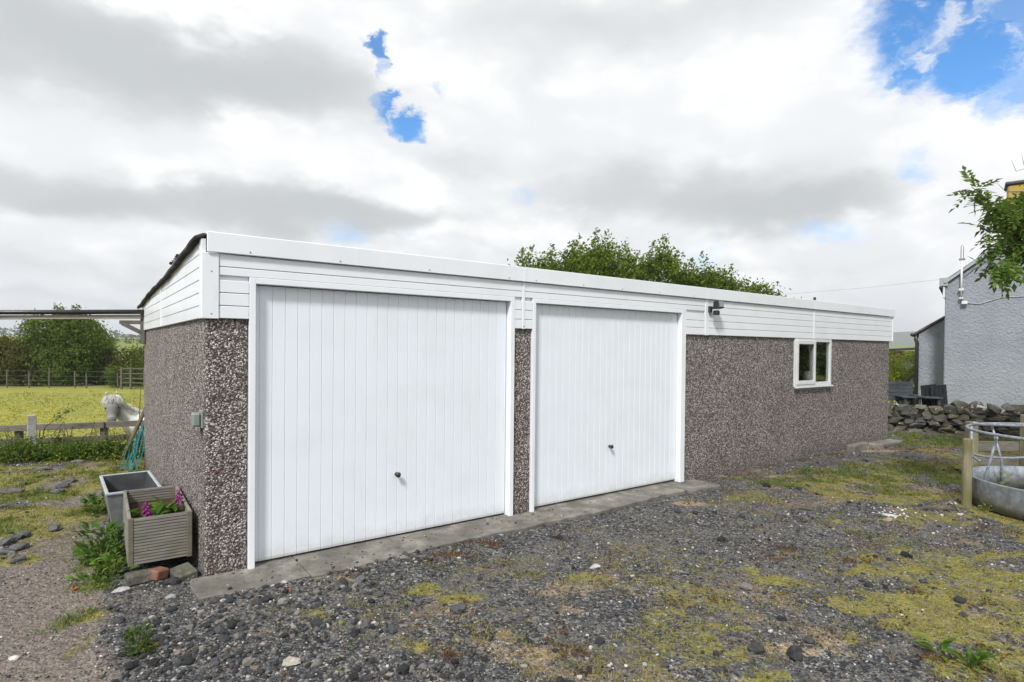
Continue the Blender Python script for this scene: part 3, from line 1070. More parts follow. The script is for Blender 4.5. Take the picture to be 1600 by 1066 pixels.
# concrete strip in front of the doors
apron = tag(bpy.data.objects.new('concrete_apron', None), 'worn concrete strip along the foot of the garage doors', kind='structure')
C.objects.link(apron)
apron.location = (GX, GY, 0)
apron.rotation_euler = (0, 0, TH)
for (xa, xb, dep, zt) in ((-.09, .62, .38, .0), (.625, 2.74, .40, .002), (2.745, 5.05, .36, -.003), (5.055, 5.62, .40, -.012)):
    m = MB()
    n = max(4, int((xb - xa) / .09))
    top, bot = [], []
    for i in range(n + 1):
        x = xa + (xb - xa) * i / n
        top.append((x, -dep - random.uniform(-.018, .018) - (.03 * math.sin(x * 2.3)), zt))
    poly = [(xa, .20, zt)] + top + [(xb, .20, zt)]
    if xa < 0:
        poly = [(xa, .012, zt), (xa - .02, -.12, zt)] + top + [(xb, .20, zt), (.2, .20, zt), (.2, .02, zt)]
    m.prism([(p[0], p[1], zt - .12) for p in poly], None, (0, 0, .12))
    m.build('slab', 'concrete', apron, .006)

# ------------------------------------------------------------------ stones and leaves
ICO1 = bmesh.new()
bmesh.ops.create_icosphere(ICO1, subdivisions=1, radius=1)
I1V = np.array([v.co[:] for v in ICO1.verts])
I1F = np.array([[v.index for v in f.verts] for f in ICO1.faces])
bmesh.ops.subdivide_edges(ICO1, edges=list(ICO1.edges), cuts=1, use_grid_fill=True)
ICO2 = bmesh.new()
bmesh.ops.create_icosphere(ICO2, subdivisions=2, radius=1)
I2V = np.array([v.co[:] for v in ICO2.verts])
I2F = np.array([[v.index for v in f.verts] for f in ICO2.faces])
ICO3 = bmesh.new()
bmesh.ops.create_icosphere(ICO3, subdivisions=3, radius=1)
I3V = np.array([v.co[:] for v in ICO3.verts])
I3F = np.array([[v.index for v in f.verts] for f in ICO3.faces])


def rotz_many(a):
    c, s, o, z = np.cos(a), np.sin(a), np.ones_like(a), np.zeros_like(a)
    return np.stack([np.stack([c, -s, z], -1), np.stack([s, c, z], -1), np.stack([z, z, o], -1)], 1)


def rand_rot(n, tilt=9.0):
    a, b, c = rng.uniform(0, 6.283, n), rng.normal(0, tilt, n), rng.uniform(0, 6.283, n)
    cb, sb, o, z = np.cos(b), np.sin(b), np.ones(n), np.zeros(n)
    Rx = np.stack([np.stack([o, z, z], -1), np.stack([z, cb, -sb], -1), np.stack([z, sb, cb], -1)], 1)
    return rotz_many(a) @ Rx @ rotz_many(c)


def pebbles(name, P, rad, mat, hi=False, flat=.65, kind='stuff', label=None, shift=None):
    n = len(P)
    bv, bf = (I2V, I2F) if hi else (I1V, I1F)
    V = np.repeat(bv[None], n, 0) * (1 + rng.normal(0, .17 if not hi else .12, (n, len(bv), 1)))
    sc = np.stack([rng.uniform(.8, 1.3, n), rng.uniform(.65, 1.0, n), rng.uniform(flat * .7, flat * 1.15, n)], -1)
    V = V * sc[:, None]
    V = np.einsum('nij,nkj->nki', rand_rot(n, .35), V) * rad[:, None, None] + P[:, None]
    F = bf[None] + (np.arange(n) * len(bv))[:, None, None]
    r = rng.uniform(0, 1, n)
    if shift is not None:
        r = np.clip(r + shift, 0, 1)
    me = arrays(name, V, F.reshape(-1, 3), {'rnd': np.repeat(r, len(bv))})
    o = link(name, me, mat)
    return tag(o, label, kind=kind)


def leaf_arrays(P, size, up=.3, aspect=.5, fold=.15, rnd=None, droop=0.0, direc=None):
    n = len(P)
    nrm = rng.normal(0, 1, (n, 3))
    nrm /= np.linalg.norm(nrm, axis=1, keepdims=True)
    nrm[:, 2] += up * 2
    nrm /= np.linalg.norm(nrm, axis=1, keepdims=True)
    d = rng.normal(0, 1, (n, 3)) if direc is None else direc + rng.normal(0, .3, (n, 3))
    d[:, 2] -= droop
    d -= nrm * (d * nrm).sum(1, keepdims=True)
    d /= np.linalg.norm(d, axis=1, keepdims=True) + 1e-9
    t = np.cross(nrm, d)
    s = size[:, None]
    mid = P + d * s * .45
    V = np.stack([P, mid + t * s * aspect * .5 + nrm * s * fold, P + d * s, mid - t * s * aspect * .5 + nrm * s * fold], 1)
    b = (np.arange(n) * 4)[:, None]
    F = np.concatenate([b + np.array([[0, 2, 1]]), b + np.array([[0, 3, 2]])], 0)
    r = rng.uniform(0, 1, n) if rnd is None else np.clip(rnd, 0, 1)
    return V.reshape(-1, 3), F, np.repeat(r, 4)


def leaf_mesh(name, P, size, mat, parent=None, **kw):
    V, F, r = leaf_arrays(np.asarray(P, float), np.asarray(size, float), **kw)
    return link(name, arrays(name, V, F, {'rnd': r}), mat, parent)


def clumps(ells, n, per, spread, shell=.55):
    """clump centres in ellipsoids (cx,cy,cz,rx,ry,rz,weight) and the leaf points round them"""
    wts = np.array([e[6] for e in ells], float)
    pick = rng.choice(len(ells), n, p=wts / wts.sum())
    E_ = np.array(ells, float)[pick]
    u = rng.normal(0, 1, (n, 3))
    u /= np.linalg.norm(u, axis=1, keepdims=True)
    rr = rng.uniform(shell, 1.0, (n, 1)) ** .7
    c = E_[:, :3] + u * rr * E_[:, 3:6]
    tone = rng.normal(0, .16, n)
    k = rng.poisson(per, n) + 3
    ci = np.repeat(np.arange(n), k)
    P = c[ci] + rng.normal(0, 1, (len(ci), 3)) * spread * rng.uniform(.6, 1.3, (n, 1))[ci] * np.array([1, 1, .75])
    return c, P, .5 + tone[ci] + rng.normal(0, .16, len(ci))


def tree(name, label, cat, base, ells, n, per, spread, leaf, size, trunk_r, group=None, limbs=8, up=.35, aspect=.5, mat_t='bark', shoots=0, trunk_top=None):
    t = thing(name, label, cat, base, 0, group)
    c, P, r = clumps(ells, n, per, spread)
    if shoots:
        top = c[np.argsort(-c[:, 2])[:shoots * 4]]
        top = top[rng.permutation(len(top))[:shoots]]
        sp, srr = [], []
        for q in top:
            h = rng.uniform(.3, .75)
            k = int(h * 95)
            z = rng.uniform(0, h, k)
            lean = rng.normal(0, .16, 2)
            wd = (.13 * (1 - z / h) + .03)[:, None]
            sp.append(np.stack([q[0] + lean[0] * z, q[1] + lean[1] * z, q[2] + z], -1) + rng.normal(0, 1, (k, 3)) * wd)
            srr.append(rng.normal(.6, .17, k))
        P = np.concatenate([P] + sp)
        r = np.concatenate([r] + srr)
    leaf_mesh('crown', P, rng.uniform(size * .6, size * 1.35, len(P)), leaf, t, up=up, aspect=aspect, rnd=r)
    m = MB()
    zt = trunk_top or max(.5, min(e[2] for e in ells))
    m.tube([(0, 0, -.1), (random.uniform(-.05, .05), 0, zt * .5), (random.uniform(-.1, .1), random.uniform(-.1, .1), zt)], [trunk_r * 1.2, trunk_r, trunk_r * .8], 9)
    for k in range(limbs):
        q = Vector(c[rng.integers(len(c))])
        a = Vector((0, 0, zt * random.uniform(.6, 1)))
        mid = a.lerp(q, .5) + Vector((random.uniform(-.1, .1), random.uniform(-.1, .1), random.uniform(0, .2)))
        m.tube([a, mid, q], [trunk_r * .5, trunk_r * .3, trunk_r * .08], 6)
    m.build('trunk', mat_t, t, 0, True)
    return t

# ------------------------------------------------------------------ cottage
cg = at(1477, 443, 15.0)
CA = math.atan2(-.62, .785)
cot = thing('cottage', 'grey roughcast cottage gable with a lean-to standing behind the stone wall', 'cottage', (cg.x, cg.y, 0), CA)
EZ = 3.40
PK = EZ + 2.2 * .78
gp = MB().prism([(0, 0, -.3), (4.4, 0, -.3), (4.4, 0, EZ), (2.2, 0, PK), (0, 0, EZ)], None, (0, .35, 0))
gp.build('wall', 'cottage_paint', cot, .02)
MB().box(0, .3, .352, 7, -.3, EZ - .02).box(4.1, 4.4, .352, 7, -.3, EZ - .02).build('wall', 'cottage_paint', cot)
for sgn in (0, 1):
    q = [(-.02, -.02, EZ + .01), (2.2, -.02, PK + .03), (2.2, -.02, PK + .12), (-.02, -.02, EZ + .10)]
    if sgn:
        q = [(4.4 - x, y, z) for x, y, z in q]
    MB().prism(q, None, (0, 7.3, 0)).build('roof', 'slate', cot)
MB().bar((-.02, -.055, EZ + .02), (2.2, -.055, PK + .085), .05, .07).build('verge', 'fascia_grey', cot, .01)
MB().box(-.12, .06, -.06, .18, EZ - .06, EZ + .16).build('eaves_box', 'fascia_grey', cot, .01)
MB().box(-.05, .0, -.03, .1, EZ - .36, EZ - .06).build('eaves_bracket', 'white_trim', cot, .01)
gt = MB()
gt.tube([(-.085, -.14, EZ - .10), (-.085, 7.0, EZ - .10)], .042, 10)
gt.build('gutter', 'black_plastic', cot, 0, True)
ch = MB().box(1.20, 2.55, .3, .95, PK - 1.0, 5.80).build('chimney', 'chimney_render', cot, .03)
MB().box(1.15, 2.60, .25, 1.0, 5.802, 5.88).build('capping', 'slate', ch, .02)
# lean-to on the far flank
ex = MB().prism([(-.60, .95, -.3), (-.002, .95, -.3), (-.002, .95, 2.56), (-.60, .95, 2.16)], None, (0, 4.2, 0)).build('lean_to_wall', 'cottage_paint', cot, .01)
MB().prism([(-.70, .88, 2.11), (-.004, .88, 2.58), (-.004, .88, 2.65), (-.70, .88, 2.18)], None, (0, 4.3, 0)).build('lean_to_roof', 'slate', cot, .01)
MB().tube([(-.66, .92, 2.10), (-.66, .92, 1.98), (-.63, .90, 1.9), (-.63, .90, -.1)], .045, 8).build('downpipe', 'black_plastic', cot, 0, True)
MB().tube([(-.74, .86, 2.12), (-.74, 4.9, 2.12)], .05, 8).build('gutter', 'black_plastic', cot, 0, True)

ae = thing('aerial', 'white pole aerial clamped to the cottage gable beside the eaves', 'aerial', (cg.x, cg.y, 0), CA)
MB().tube([(.33, -.09, 3.0), (.33, -.09, 4.02)], .022, 8).build('pole', 'white_trim', ae, 0, True)
MB().tube([(.31, -.09, 4.0), (.31, -.09, 4.32), (.33, -.09, 4.35), (.36, -.09, 4.32), (.36, -.09, 4.0)], .008, 6).build('dipole', 'steel', ae, 0, True)
MB().box(.27, .40, -.12, -.06, 3.97, 4.02).build('mount', 'grey_plastic', ae, .01)
MB().box(.28, .38, -.11, -.002, 3.20, 3.26).box(.29, .37, -.11, -.002, 2.99, 3.04).box(.34, .46, -.12, -.04, 2.86, 2.94).build('bracket', 'white_trim', ae, .008)
MB().tube([(.35, -.08, 3.6), (.42, -.02, 3.58), (.55, -.016, 3.72), (.8, -.016, 3.9)], .008, 5).build('lead', 'cable', ae)
tag(MB().tube([g2w(1.0, 0, 0)[:2] + (0,), (0, 0, 0)], .001, 3).build('cable', 'cable'), '', None) if False else None
p0, p1 = at(1240, 459, 17.0), Vector((cg.x - .1, cg.y + .02, EZ + .12))
pm = p0.lerp(p1, .5) - Vector((0, 0, .03))
cb = MB().tube([p0 + (p0 - p1) * 2.5 + Vector((0, 0, .25)), p0, pm, p1], .0025, 5).build('overhead_cable', 'cable')
tag(cb, 'thin overhead cable running from the cottage eaves across the sky', 'cable')
wl = MB().tube([(.40, -.012, 2.90), (.7, -.012, 2.86), (1.1, -.012, 3.0), (1.9, -.012, 3.02), (4.2, -.012, 3.06)], .012, 5)
wl.build('wall_cable', 'fascia_grey', cot)

# ------------------------------------------------------------------ dry stone wall
VAR = []
for k in range(10):
    V = I3V.copy()
    e = random.uniform(.55, .8)
    V = np.sign(V) * np.abs(V) ** e
    V /= np.abs(V).max(0)
    for q in range(11):                                 # flattened, split faces
        nn = rng.normal(0, 1, 3)
        nn /= np.linalg.norm(nn)
        dd = V @ nn
        lim = random.uniform(.52, .80) * dd.max()
        V -= np.maximum(dd - lim, 0)[:, None] * nn * .97
    V += np.array([mnoise.noise(Vector(v * 1.6) + Vector((k * 9, 0, 0))) for v in V])[:, None] * V * .16
    me = arrays('stone', V * .5, I3F)
    me.materials.append(MATS['wall_stone'])
    VAR.append(me)


def stone(parent, loc, size, rot, me=None, name='stone'):
    o = bpy.data.objects.new(name, me or random.choice(VAR))
    C.objects.link(o)
    o.parent = parent
    o.location = loc
    o.scale = size
    o.rotation_euler = rot
    return o


wa, wb = Vector((*onground(1310, 664), 0)), Vector((*onground(1500, 674), 0))
wdir = (wb - wa).normalized()
sw = thing('dry_stone_wall', 'low dry stone wall of mossy grey boulders in front of the cottage', 'wall', (wa.x, wa.y, -.06), math.atan2(wdir.y, wdir.x))
WL = 6.6
MB().prism([(-.2, -.10, -.1), (WL, -.10, -.1), (WL, -.07, .44), (-.2, -.07, .44)], None, (0, .34, 0)).build('rubble_core', 'rubble_fill', sw, .02)
for (z, h, wmin, wmax, yoff, skip) in ((.04, .12, .20, .46, -.13, 0), (.14, .11, .14, .40, -.125, 0), (.24, .13, .16, .44, -.11, 0), (.36, .15, .16, .40, -.09, 0), (.47, .17, .18, .36, -.07, 0)):
    x = -.2 + random.uniform(0, .1)
    while x < WL:
        wd = random.uniform(wmin, wmax)
        hh = h * random.uniform(.8, 1.3)
        stone(sw, (x + wd / 2, yoff + random.uniform(-.03, .03), z + random.uniform(-.03, .03)), (wd * 1.12, random.uniform(.26, .4), hh * 1.15), (random.uniform(-.2, .2), random.gauss(0, .22), random.uniform(-.3, .3) + random.choice((0, math.pi))))
        x += wd * random.uniform(.86, .98)
for k in range(34):
    stone(sw, (random.uniform(-.1, WL), random.uniform(-.20, -.14), random.uniform(.02, .5)), (random.uniform(.07, .13), .12, random.uniform(.04, .09)), (random.uniform(-.4, .4), random.uniform(-.5, .5), random.uniform(0, 6)))
# the coping stones that stand out
cop = lambda px, py: (Vector(at(px, py, (wa.y + wb.y) / 2 - .1)) - Vector((wa.x, wa.y, -.06)))
lm = VAR[3].copy()
lm.materials.clear()
lm.materials.append(MATS['lichen_stone'])
for (px, py, sx, sz, rz, lic) in ((1497, 637, .34, .30, .3, 0), (1524, 636, .38, .27, .1, 1), (1554, 640, .30, .22, .5, 0), (1576, 638, .30, .20, .7, 0), (1592, 640, .38, .24, -.15, 0), (1460, 642, .3, .2, -.3, 0), (1398, 632, .17, .15, .2, 1), (1438, 637, .2, .12, 0, 0)):
    t_ = (px - 1310) / (1500 - 1310)
    d = pixray(px, py)
    n_ = Vector((-wdir.y, wdir.x, 0))
    dv = Vector((d[0], d[1], d[2]))
    k = (Vector((wa.x, wa.y, 0)) - n_ * .10).dot(n_) / dv.dot(n_)
    pt = dv * k + Vector((0, 0, EYE)) - Vector((wa.x, wa.y, -.06))
    o = stone(sw, (pt.dot(wdir), -.09, pt.z), (sx, .36, sz), (0, rz, random.uniform(-.2, .2)), lm if lic else None)
    if lic:
        o['label'] = 'coping stone blotched with white lichen' if px > 1500 else 'small pale coping stone'

# ------------------------------------------------------------------ garden furniture behind the wall
n_ = Vector((-wdir.y, wdir.x, 0))
fp = at(1400, 612, 14.3)
gb = thing('garden_bench', 'dark slate blue slatted garden bench behind the stone wall', 'bench', (fp.x, fp.y, -.05), R(-14))
for k in range(5):
    MB().box(-.62, .34, -.02, .015, .50 + .095 * k, .585 + .095 * k).build('backrest_slat', 'dark_furniture', gb, .006)
for k in range(4):
    MB().box(-.6, .32, -.12 - .11 * k, -.02 - .11 * k, .40, .43).build('seat_slat', 'dark_furniture', gb, .006)
for x in (-.62, .30):
    MB().box(x, x + .06, -.50, -.44, 0, .62).box(x, x + .06, -.015, .045, 0, .99).build('leg', 'dark_furniture', gb, .006)
    MB().box(x - .03, x + .12, -.56, .02, .622, .66).build('armrest', 'dark_furniture', gb, .006)
fp = at(1434, 618, 14.0)
gtb = thing('garden_table', 'low dark garden table between the bench and the draped chairs', 'table', (fp.x, fp.y, -.05), R(-14))
for k in range(5):
    MB().box(-.42, .42, -.3 + .12 * k, -.19 + .12 * k, .60, .635).build('top_slat', 'dark_furniture', gtb, .006)
for x in (-.38, .32):
    for y in (-.26, .2):
        MB().box(x, x + .06, y, y + .06, 0, .598).build('leg', 'dark_furniture', gtb, .006)
for (px, lb) in ((1453, 'black garden chair with sloping back next to the low table'), (1468, 'black garden chair with sloping back against the corner of the cottage')):
    fp = at(px, 618, 14.0 if px < 1460 else 13.85)
    gc = thing('garden_chair', lb, 'chair', (fp.x, fp.y, -.05), R(-14), 'black garden chairs behind the stone wall')
    for k in range(4):
        x = -.17 + k * .085
        MB().prism([(x, -.04, .42), (x + .0835, -.04, .42), (x + .0955, .10, .93 - .012 * (3 - k)), (x + .012, .10, .92 - .012 * (3 - k))], None, (0, .03, 0)).build('backrest_slat', 'charcoal_cloth', gc, .008)
    MB().box(-.2, .2, -.04, .42, .36, .40).build('seat', 'charcoal_cloth', gc, .01)
    for x in (-.2, .15):
        for y in (-.03, .36):
            MB().box(x, x + .05, y, y + .05, 0, .358).build('leg', 'charcoal_cloth', gc, .006)

# ------------------------------------------------------------------ timber pen and cattle feeder at the right edge
def post(name, lb, X, Y, h, r, lean=0.0, group=None, mat='wood_post', sq=False):
    zb = float(zground(X, Y))
    m = MB()
    if sq:
        m.box(-r, r, -r, r, -.3, h)
    else:
        m.lathe([(r * 1.02, -.3), (r, h * .5), (r * .97, h - .01), (r * .85, h)], 10)
    o = m.build(name, mat, None, .006 if sq else 0)
    o.location = (X, Y, zb)
    o.rotation_euler = (0, lean, random.uniform(0, 1))
    return tag(o, lb, 'post', group)


post('wooden_post', 'mossy wooden post at the left rim of the galvanised feeder', 5.02, 6.40, .74, .047, .01)
pen = thing('timber_pen', 'old timber pen with grey boards behind the galvanised feeder', 'fence', (6.19, 7.75, -.03), R(-2))
for x, h in ((-.06, .76), (.66, .86), (1.9, .84)):
    MB().box(x - .06, x + .06, -.05, .05, -.2, h).build('post', 'wood_post', pen, .008)
for z in (.17, .36):
    MB().box(-.08, 2.0, .052, .082, z, z + (.13 if z > .3 else .10)).build('board', 'wood_grey', pen, .004)

FX, FY, FR = 5.97, 6.15, .90
fd = thing('ring_feeder', 'round galvanised cattle feeder ring with tubular rails', 'cattle feeder', (FX, FY, -.02))


def ringpts(r, z, n=56, dz=0.0):
    return [(r * math.cos(2 * math.pi * k / n), r * math.sin(2 * math.pi * k / n), z + dz * math.sin(2 * math.pi * k / n + 1)) for k in range(n)]


MB().tube(ringpts(FR + .01, .81), .017, 8, True).build('top_ring', 'galvanised', fd, 0, True)
MB().tube(ringpts(FR - .02, .46), .013, 8, True).build('middle_ring', 'galvanised', fd, 0, True) if False else None
bd = []
for r, z in ((FR, .0), (FR + .004, .10), (FR - .004, .20), (FR + .012, .285), (FR + .012, .30), (FR - .004, .30), (FR - .014, .20), (FR - .012, .0)):
    bd.append(ringpts(r, z))
V = [p for row in bd for p in row]
F = [(i * 56 + k, i * 56 + (k + 1) % 56, (i + 1) % 8 * 56 + (k + 1) % 56, (i + 1) % 8 * 56 + k) for i in range(8) for k in range(56)]
link('trough_band', arrays('trough_band', V, F), 'galvanised', fd, True)
MB().lathe([(FR - .016, .015), (FR - .016, .03)], 40).build('trough_floor', 'galvanised', fd)
for k in range(9):
    a = 2 * math.pi * k / 9 + 3.02
    a2 = a + .18
    r = FR - .03
    MB().tube([(r * math.cos(a), r * math.sin(a), .06), (r * math.cos(a), r * math.sin(a), .34), (r * math.cos(a2), r * math.sin(a2), .82)], .013, 8).build('bar', 'galvanised', fd, 0, True)
MB().tube([((FR - .03) * math.cos(a_), (FR - .03) * math.sin(a_), .45 + .05 * math.sin(3 * a_)) for a_ in np.linspace(.9, 2.9, 16)], .014, 8).build('rail', 'galvanised', fd, 0, True)
MB().tube([((FR - .05) * math.cos(a_), (FR - .05) * math.sin(a_), z_) for a_, z_ in ((2.5, .86), (2.1, .82), (1.6, .80), (1.1, .79))], .018, 8).build('rail', 'galvanised', fd, 0, True)
for a in (3.75, 5.3):
    c_, s_ = math.cos(a), math.sin(a)
    MB().box(-.004, .022, -.03, .03, 0, .30).build('joint_plate', 'galvanised', fd, .003).matrix_local = Matrix.Translation(((FR + .004) * c_, (FR + .004) * s_, 0)) @ Matrix.Rotation(a, 4, 'Z')

# ------------------------------------------------------------------ planter, trough and what lies round them
px_, py_, _ = g2w(-.445, .27)
pl = thing('planter', 'weathered decking board planter with foxgloves against the pebbledash', 'planter', (px_, py_, .085), TH - .02)
PW, PD, PH = .40, 1.0, .332
for (x0, x1, y0, y1) in ((.035, PW - .035, 0, .022), (.035, PW - .035, PD - .022, PD)):
    for k in range(3):
        m = MB()
        z0 = .004 + k * .109
        n = 5
        for q in range(n):                             # reeded face
            a = z0 + q * .0217
            m.box(x0, x1, y0, y1, a, a + .0150)
            m.box(x0, x1, y0 + .009, y1 - .009, a + .0150, a + .0217)
        m.build('board', 'planter_wood', pl)
for x0 in (0, PW - .022):
    for k in range(3):
        z0 = .004 + k * .109
        MB().box(x0, x0 + .022, .036, PD - .036, z0, z0 + .1065).build('board', 'planter_wood', pl, .003)
for x0 in (.0, PW - .034):
    for y0 in (-.004, PD - .03):
        MB().box(x0, x0 + .034, y0, y0 + .034, -.006, PH).build('corner_post', 'planter_post', pl, .004)
MB().box(.024, PW - .024, .024, PD - .024, .0, .225).build('soil', 'soil', pl)

px_, py_, _ = g2w(-.525, 1.72)
tr = thing('trough', 'empty grey plastic trough with pale rim behind the wooden planter', 'trough', (px_, py_, -.05), TH + .03)


def tub(x0, x1, y0, y1, z, ins):
    return [(x0 + ins, y0 + ins, z), (x1 - ins, y0 + ins, z), (x1 - ins, y1 - ins, z), (x0 + ins, y1 - ins, z)]


rows = [tub(0, .42, 0, .90, 0, .05), tub(0, .42, 0, .90, .355, .0), tub(0, .42, 0, .90, .355, .02), tub(0, .42, 0, .90, .02, .065)]
V = [p for r_ in rows for p in r_]
F = [(i * 4 + k, i * 4 + (k + 1) % 4, (i + 1) * 4 + (k + 1) % 4, (i + 1) * 4 + k) for i in range(3) for k in range(4)] + [(3, 2, 1, 0), (12, 13, 14, 15)]
MB().add(V[:8], F[:4] + [(3, 2, 1, 0)]).build('outer_wall', 'trough_grey', tr)
MB().add(V[8:], [(0, 1, 5, 4), (1, 2, 6, 5), (2, 3, 7, 6), (3, 0, 4, 7), (4, 5, 6, 7)]).build('inner_wall', 'trough_inside', tr)
r_ = MB()
r_.box(-.01, .43, -.01, .018, .34, .362).box(-.01, .43, .882, .91, .34, .362).box(-.01, .018, .018, .882, .34, .362).box(.402, .43, .018, .882, .34, .362)
r_.build('rim', 'trough_rim', tr, .005)
MB().box(.035, .385, .30, .315, .02, .2).build('divider', 'trough_inside', tr)


def rockob(name, lb, cat, px, py, size, col, rz=0.0, col2=None, sub=None, z=0.0, group=None):
    X, Y = onground(px, py)
    mn = 'rock_%d' % len(bpy.data.materials)
    if name + '_surface_' + str(col) not in MATS:
        material(name + '_surface_' + str(col), m_rock(col, col2), .85, .25)
    V = I3V.copy()
    for q in range(7):
        nn = rng.normal(0, 1, 3)
        nn /= np.linalg.norm(nn)
        dd = V @ nn
        V -= np.maximum(dd - random.uniform(.55, .85), 0)[:, None] * nn * .9
    V += np.array([mnoise.noise(Vector(v * 2.2) + Vector((px, 0, 0))) for v in V])[:, None] * V * .25
    o = link(name, arrays(name, V * np.array(size) * .5, I3F), name + '_surface_' + str(col), None, False)
    o.location = (X, Y, float(zground(X, Y)) + size[2] * .28 + z)
    o.rotation_euler = (random.uniform(-.15, .15), random.uniform(-.15, .15), rz)
    return tag(o, lb, cat, group)


def slabob(name, lb, cat, X, Y, z, dims, mat, rz, tilt=(0, 0)):
    o = MB().box(-dims[0] / 2, dims[0] / 2, -dims[1] / 2, dims[1] / 2, 0, dims[2]).build(name, mat, None, min(dims) * .12)
    o.location = (X, Y, z)
    o.rotation_euler = (*tilt, rz)
    return tag(o, lb, cat)


X, Y, _ = g2w(-.27, .24)
slabob('brick', 'broken red brick under the front edge of the planter', 'brick', X, Y, -.03, (.11, .09, .070), 'brick', TH + .7, (.1, .12))
X, Y, _ = g2w(-.36, .26)
slabob('paving_piece', 'broken grey paving piece under the left front of the planter', 'paving piece', X, Y, -.035, (.20, .11, .07), 'mossy_concrete', TH + .12)
X, Y, _ = g2w(-.105, .20)
slabob('concrete_lump', 'rough concrete lump at the wall foot beside the brick', 'concrete lump', X, Y, -.05, (.14, .18, .07), 'mossy_concrete', TH + .2, (.1, -.15))
for y_ in (.35, 1.15):
    X, Y, _ = g2w(-.22, y_)
    if y_ > 1:
        slabob('bearer', 'wooden bearer under the back of the planter', 'bearer', X, Y, -.05, (.36, .08, .13), 'wood_dark', TH)
X, Y, _ = g2w(-.22, .70)
slabob('bearer', 'wooden bearer under the middle of the planter', 'bearer', X, Y, -.05, (.36, .08, .13), 'wood_dark', TH)
X, Y, _ = g2w(9.95, -.14)
slabob('kerb_block', 'long pale concrete block lying along the foot of the garage wall', 'block', X, Y, -.05, (.62, .13, .13), 'concrete', TH + .03)
X, Y, _ = g2w(10.9, -.18)
slabob('edging_slab', 'flat concrete slab by the right end of the garage', 'slab', X, Y, -.06, (.95, .24, .09), 'concrete', TH - .03)

rockob('pale_stone', 'chalk white angular stone lying alone on the gravel before the doors', 'stone', 931, 879, (.095, .055, .04), (.48, .48, .49), .3, (.33, .33, .34))
rockob('pale_stone', 'cream flat stone at the bottom edge near the green weed', 'stone', 455, 1040, (.10, .075, .04), (.42, .38, .33), .2, (.30, .27, .23))
rockob('pale_stone', 'oval white pebble lying on the bare dirt path', 'stone', 22, 1020, (.055, .04, .03), (.55, .54, .52), .4, (.40, .39, .38))
rockob('pale_stone', 'long pale stone near the planter front corner', 'stone', 188, 916, (.12, .055, .04), (.40, .39, .37), .5, (.28, .27, .26))
rockob('pale_stone', 'rounded grey stone just below the planter brick', 'stone', 267, 928, (.065, .05, .04), (.30, .31, .31), .2, (.22, .22, .22))
rockob('tar_lump', 'largest black tar lump near the bottom right of the gravel', 'stone', 1243, 1021, (.105, .085, .085), (.045, .047, .052), .1, (.02, .02, .022))
rockob('tar_lump', 'dark lump lying on the straw patch just left of the largest one', 'stone', 1182, 1010, (.10, .09, .06), (.06, .062, .066), .9, (.03, .03, .03))
rockob('tar_lump', 'rounded dark lump behind the straw patch', 'stone', 1264, 998, (.085, .055, .05), (.075, .077, .08), .5, (.035, .035, .036))
rockob('tar_lump', 'knobbly dark lump among the moss in the middle of the yard', 'stone', 716, 953, (.12, .085, .075), (.10, .10, .105), .5, (.05, .05, .05))
rockob('tar_lump', 'small dark stone on the yellow moss at the right', 'stone', 1357, 907, (.07, .05, .035), (.035, .037, .042), .2, (.02, .02, .02))
rockob('grey_stone', 'flat dark stone lying in the grass by the far bend of the path', 'stone', 62, 731, (.30, .14, .05), (.13, .125, .115), .1, (.07, .068, .06))
rockob('grey_stone', 'long dark stone at the left edge of the grass verge', 'stone', 18, 764, (.34, .16, .08), (.13, .125, .11), .0, (.06, .058, .05))
rockob('grey_stone', 'grey slab of stone beside the buttercups', 'stone', 122, 718, (.2, .1, .05), (.17, .17, .17), .3, (.09, .09, .09))
rockob('grey_stone', 'black stone lying where the path meets the buttercups', 'stone', 147, 716, (.24, .1, .06), (.05, .05, .05), -.2, (.02, .02, .02))
RUB = ['blocky grey stone at the centre of the rubble heap on the left verge', 'stone behind the blocky one in the rubble heap on the left verge', 'stone at the back right of the rubble heap on the left verge', 'stone at the left frame edge of the rubble heap on the verge',
       'stone at the front right of the rubble heap on the left verge', 'single rubble stone jutting into the middle of the dirt path', 'small stone in front of the rubble heap on the left verge', 'nearest of the three dark stones in the middle strip of the track',
       'farthest of the three dark stones in the middle strip of the track', 'left one of the three dark stones in the middle strip of the track', 'stone just below the long dark stone at the left edge', 'stone on the grass above the long dark stone at the left edge']
for k, (px, py, s_) in enumerate(((10, 845, .16), (24, 838, .13), (38, 833, .14), (8, 858, .12), (29, 852, .15), (85, 822, .15), (30, 872, .12), (98, 757, .16), (112, 749, .18), (90, 764, .14), (6, 788, .13), (36, 753, .12))):
    rockob('rubble_stone', RUB[k], 'stone', px, py, (s_, s_ * .75, s_ * .45), (.125, .128, .13), k * 1.1, (.06, .06, .062), group='rubble stones on the left verge')
rockob('tile_shard', 'pale cream shard lying in front of the wooden post', 'shard', 1490, 783, (.12, .08, .03), (.55, .53, .36), .2, (.42, .40, .28))
rockob('tile_shard', 'flat white shard beside the scatter of white pebbles', 'shard', 1391, 802, (.16, .09, .02), (.50, .49, .45), -.2, (.36, .35, .32))
rockob('tile_shard', 'pale pink stone just below the flat white shard', 'shard', 1387, 809, (.10, .07, .04), (.33, .24, .19), .1, (.24, .18, .15))
rockob('tile_shard', 'small white shard below the cream one in front of the wooden post', 'shard', 1500, 799, (.09, .06, .03), (.5, .47, .44), .8, (.38, .35, .33))
rockob('brick_shard', 'orange brick shard in the weeds left of the planter', 'shard', 117, 911, (.06, .045, .035), (.38, .14, .06), .8, (.25, .09, .04))
rockob('brick_shard', 'small orange shard below the concrete strip corner', 'shard', 453, 931, (.04, .03, .03), (.30, .10, .06), .8, (.2, .07, .04))

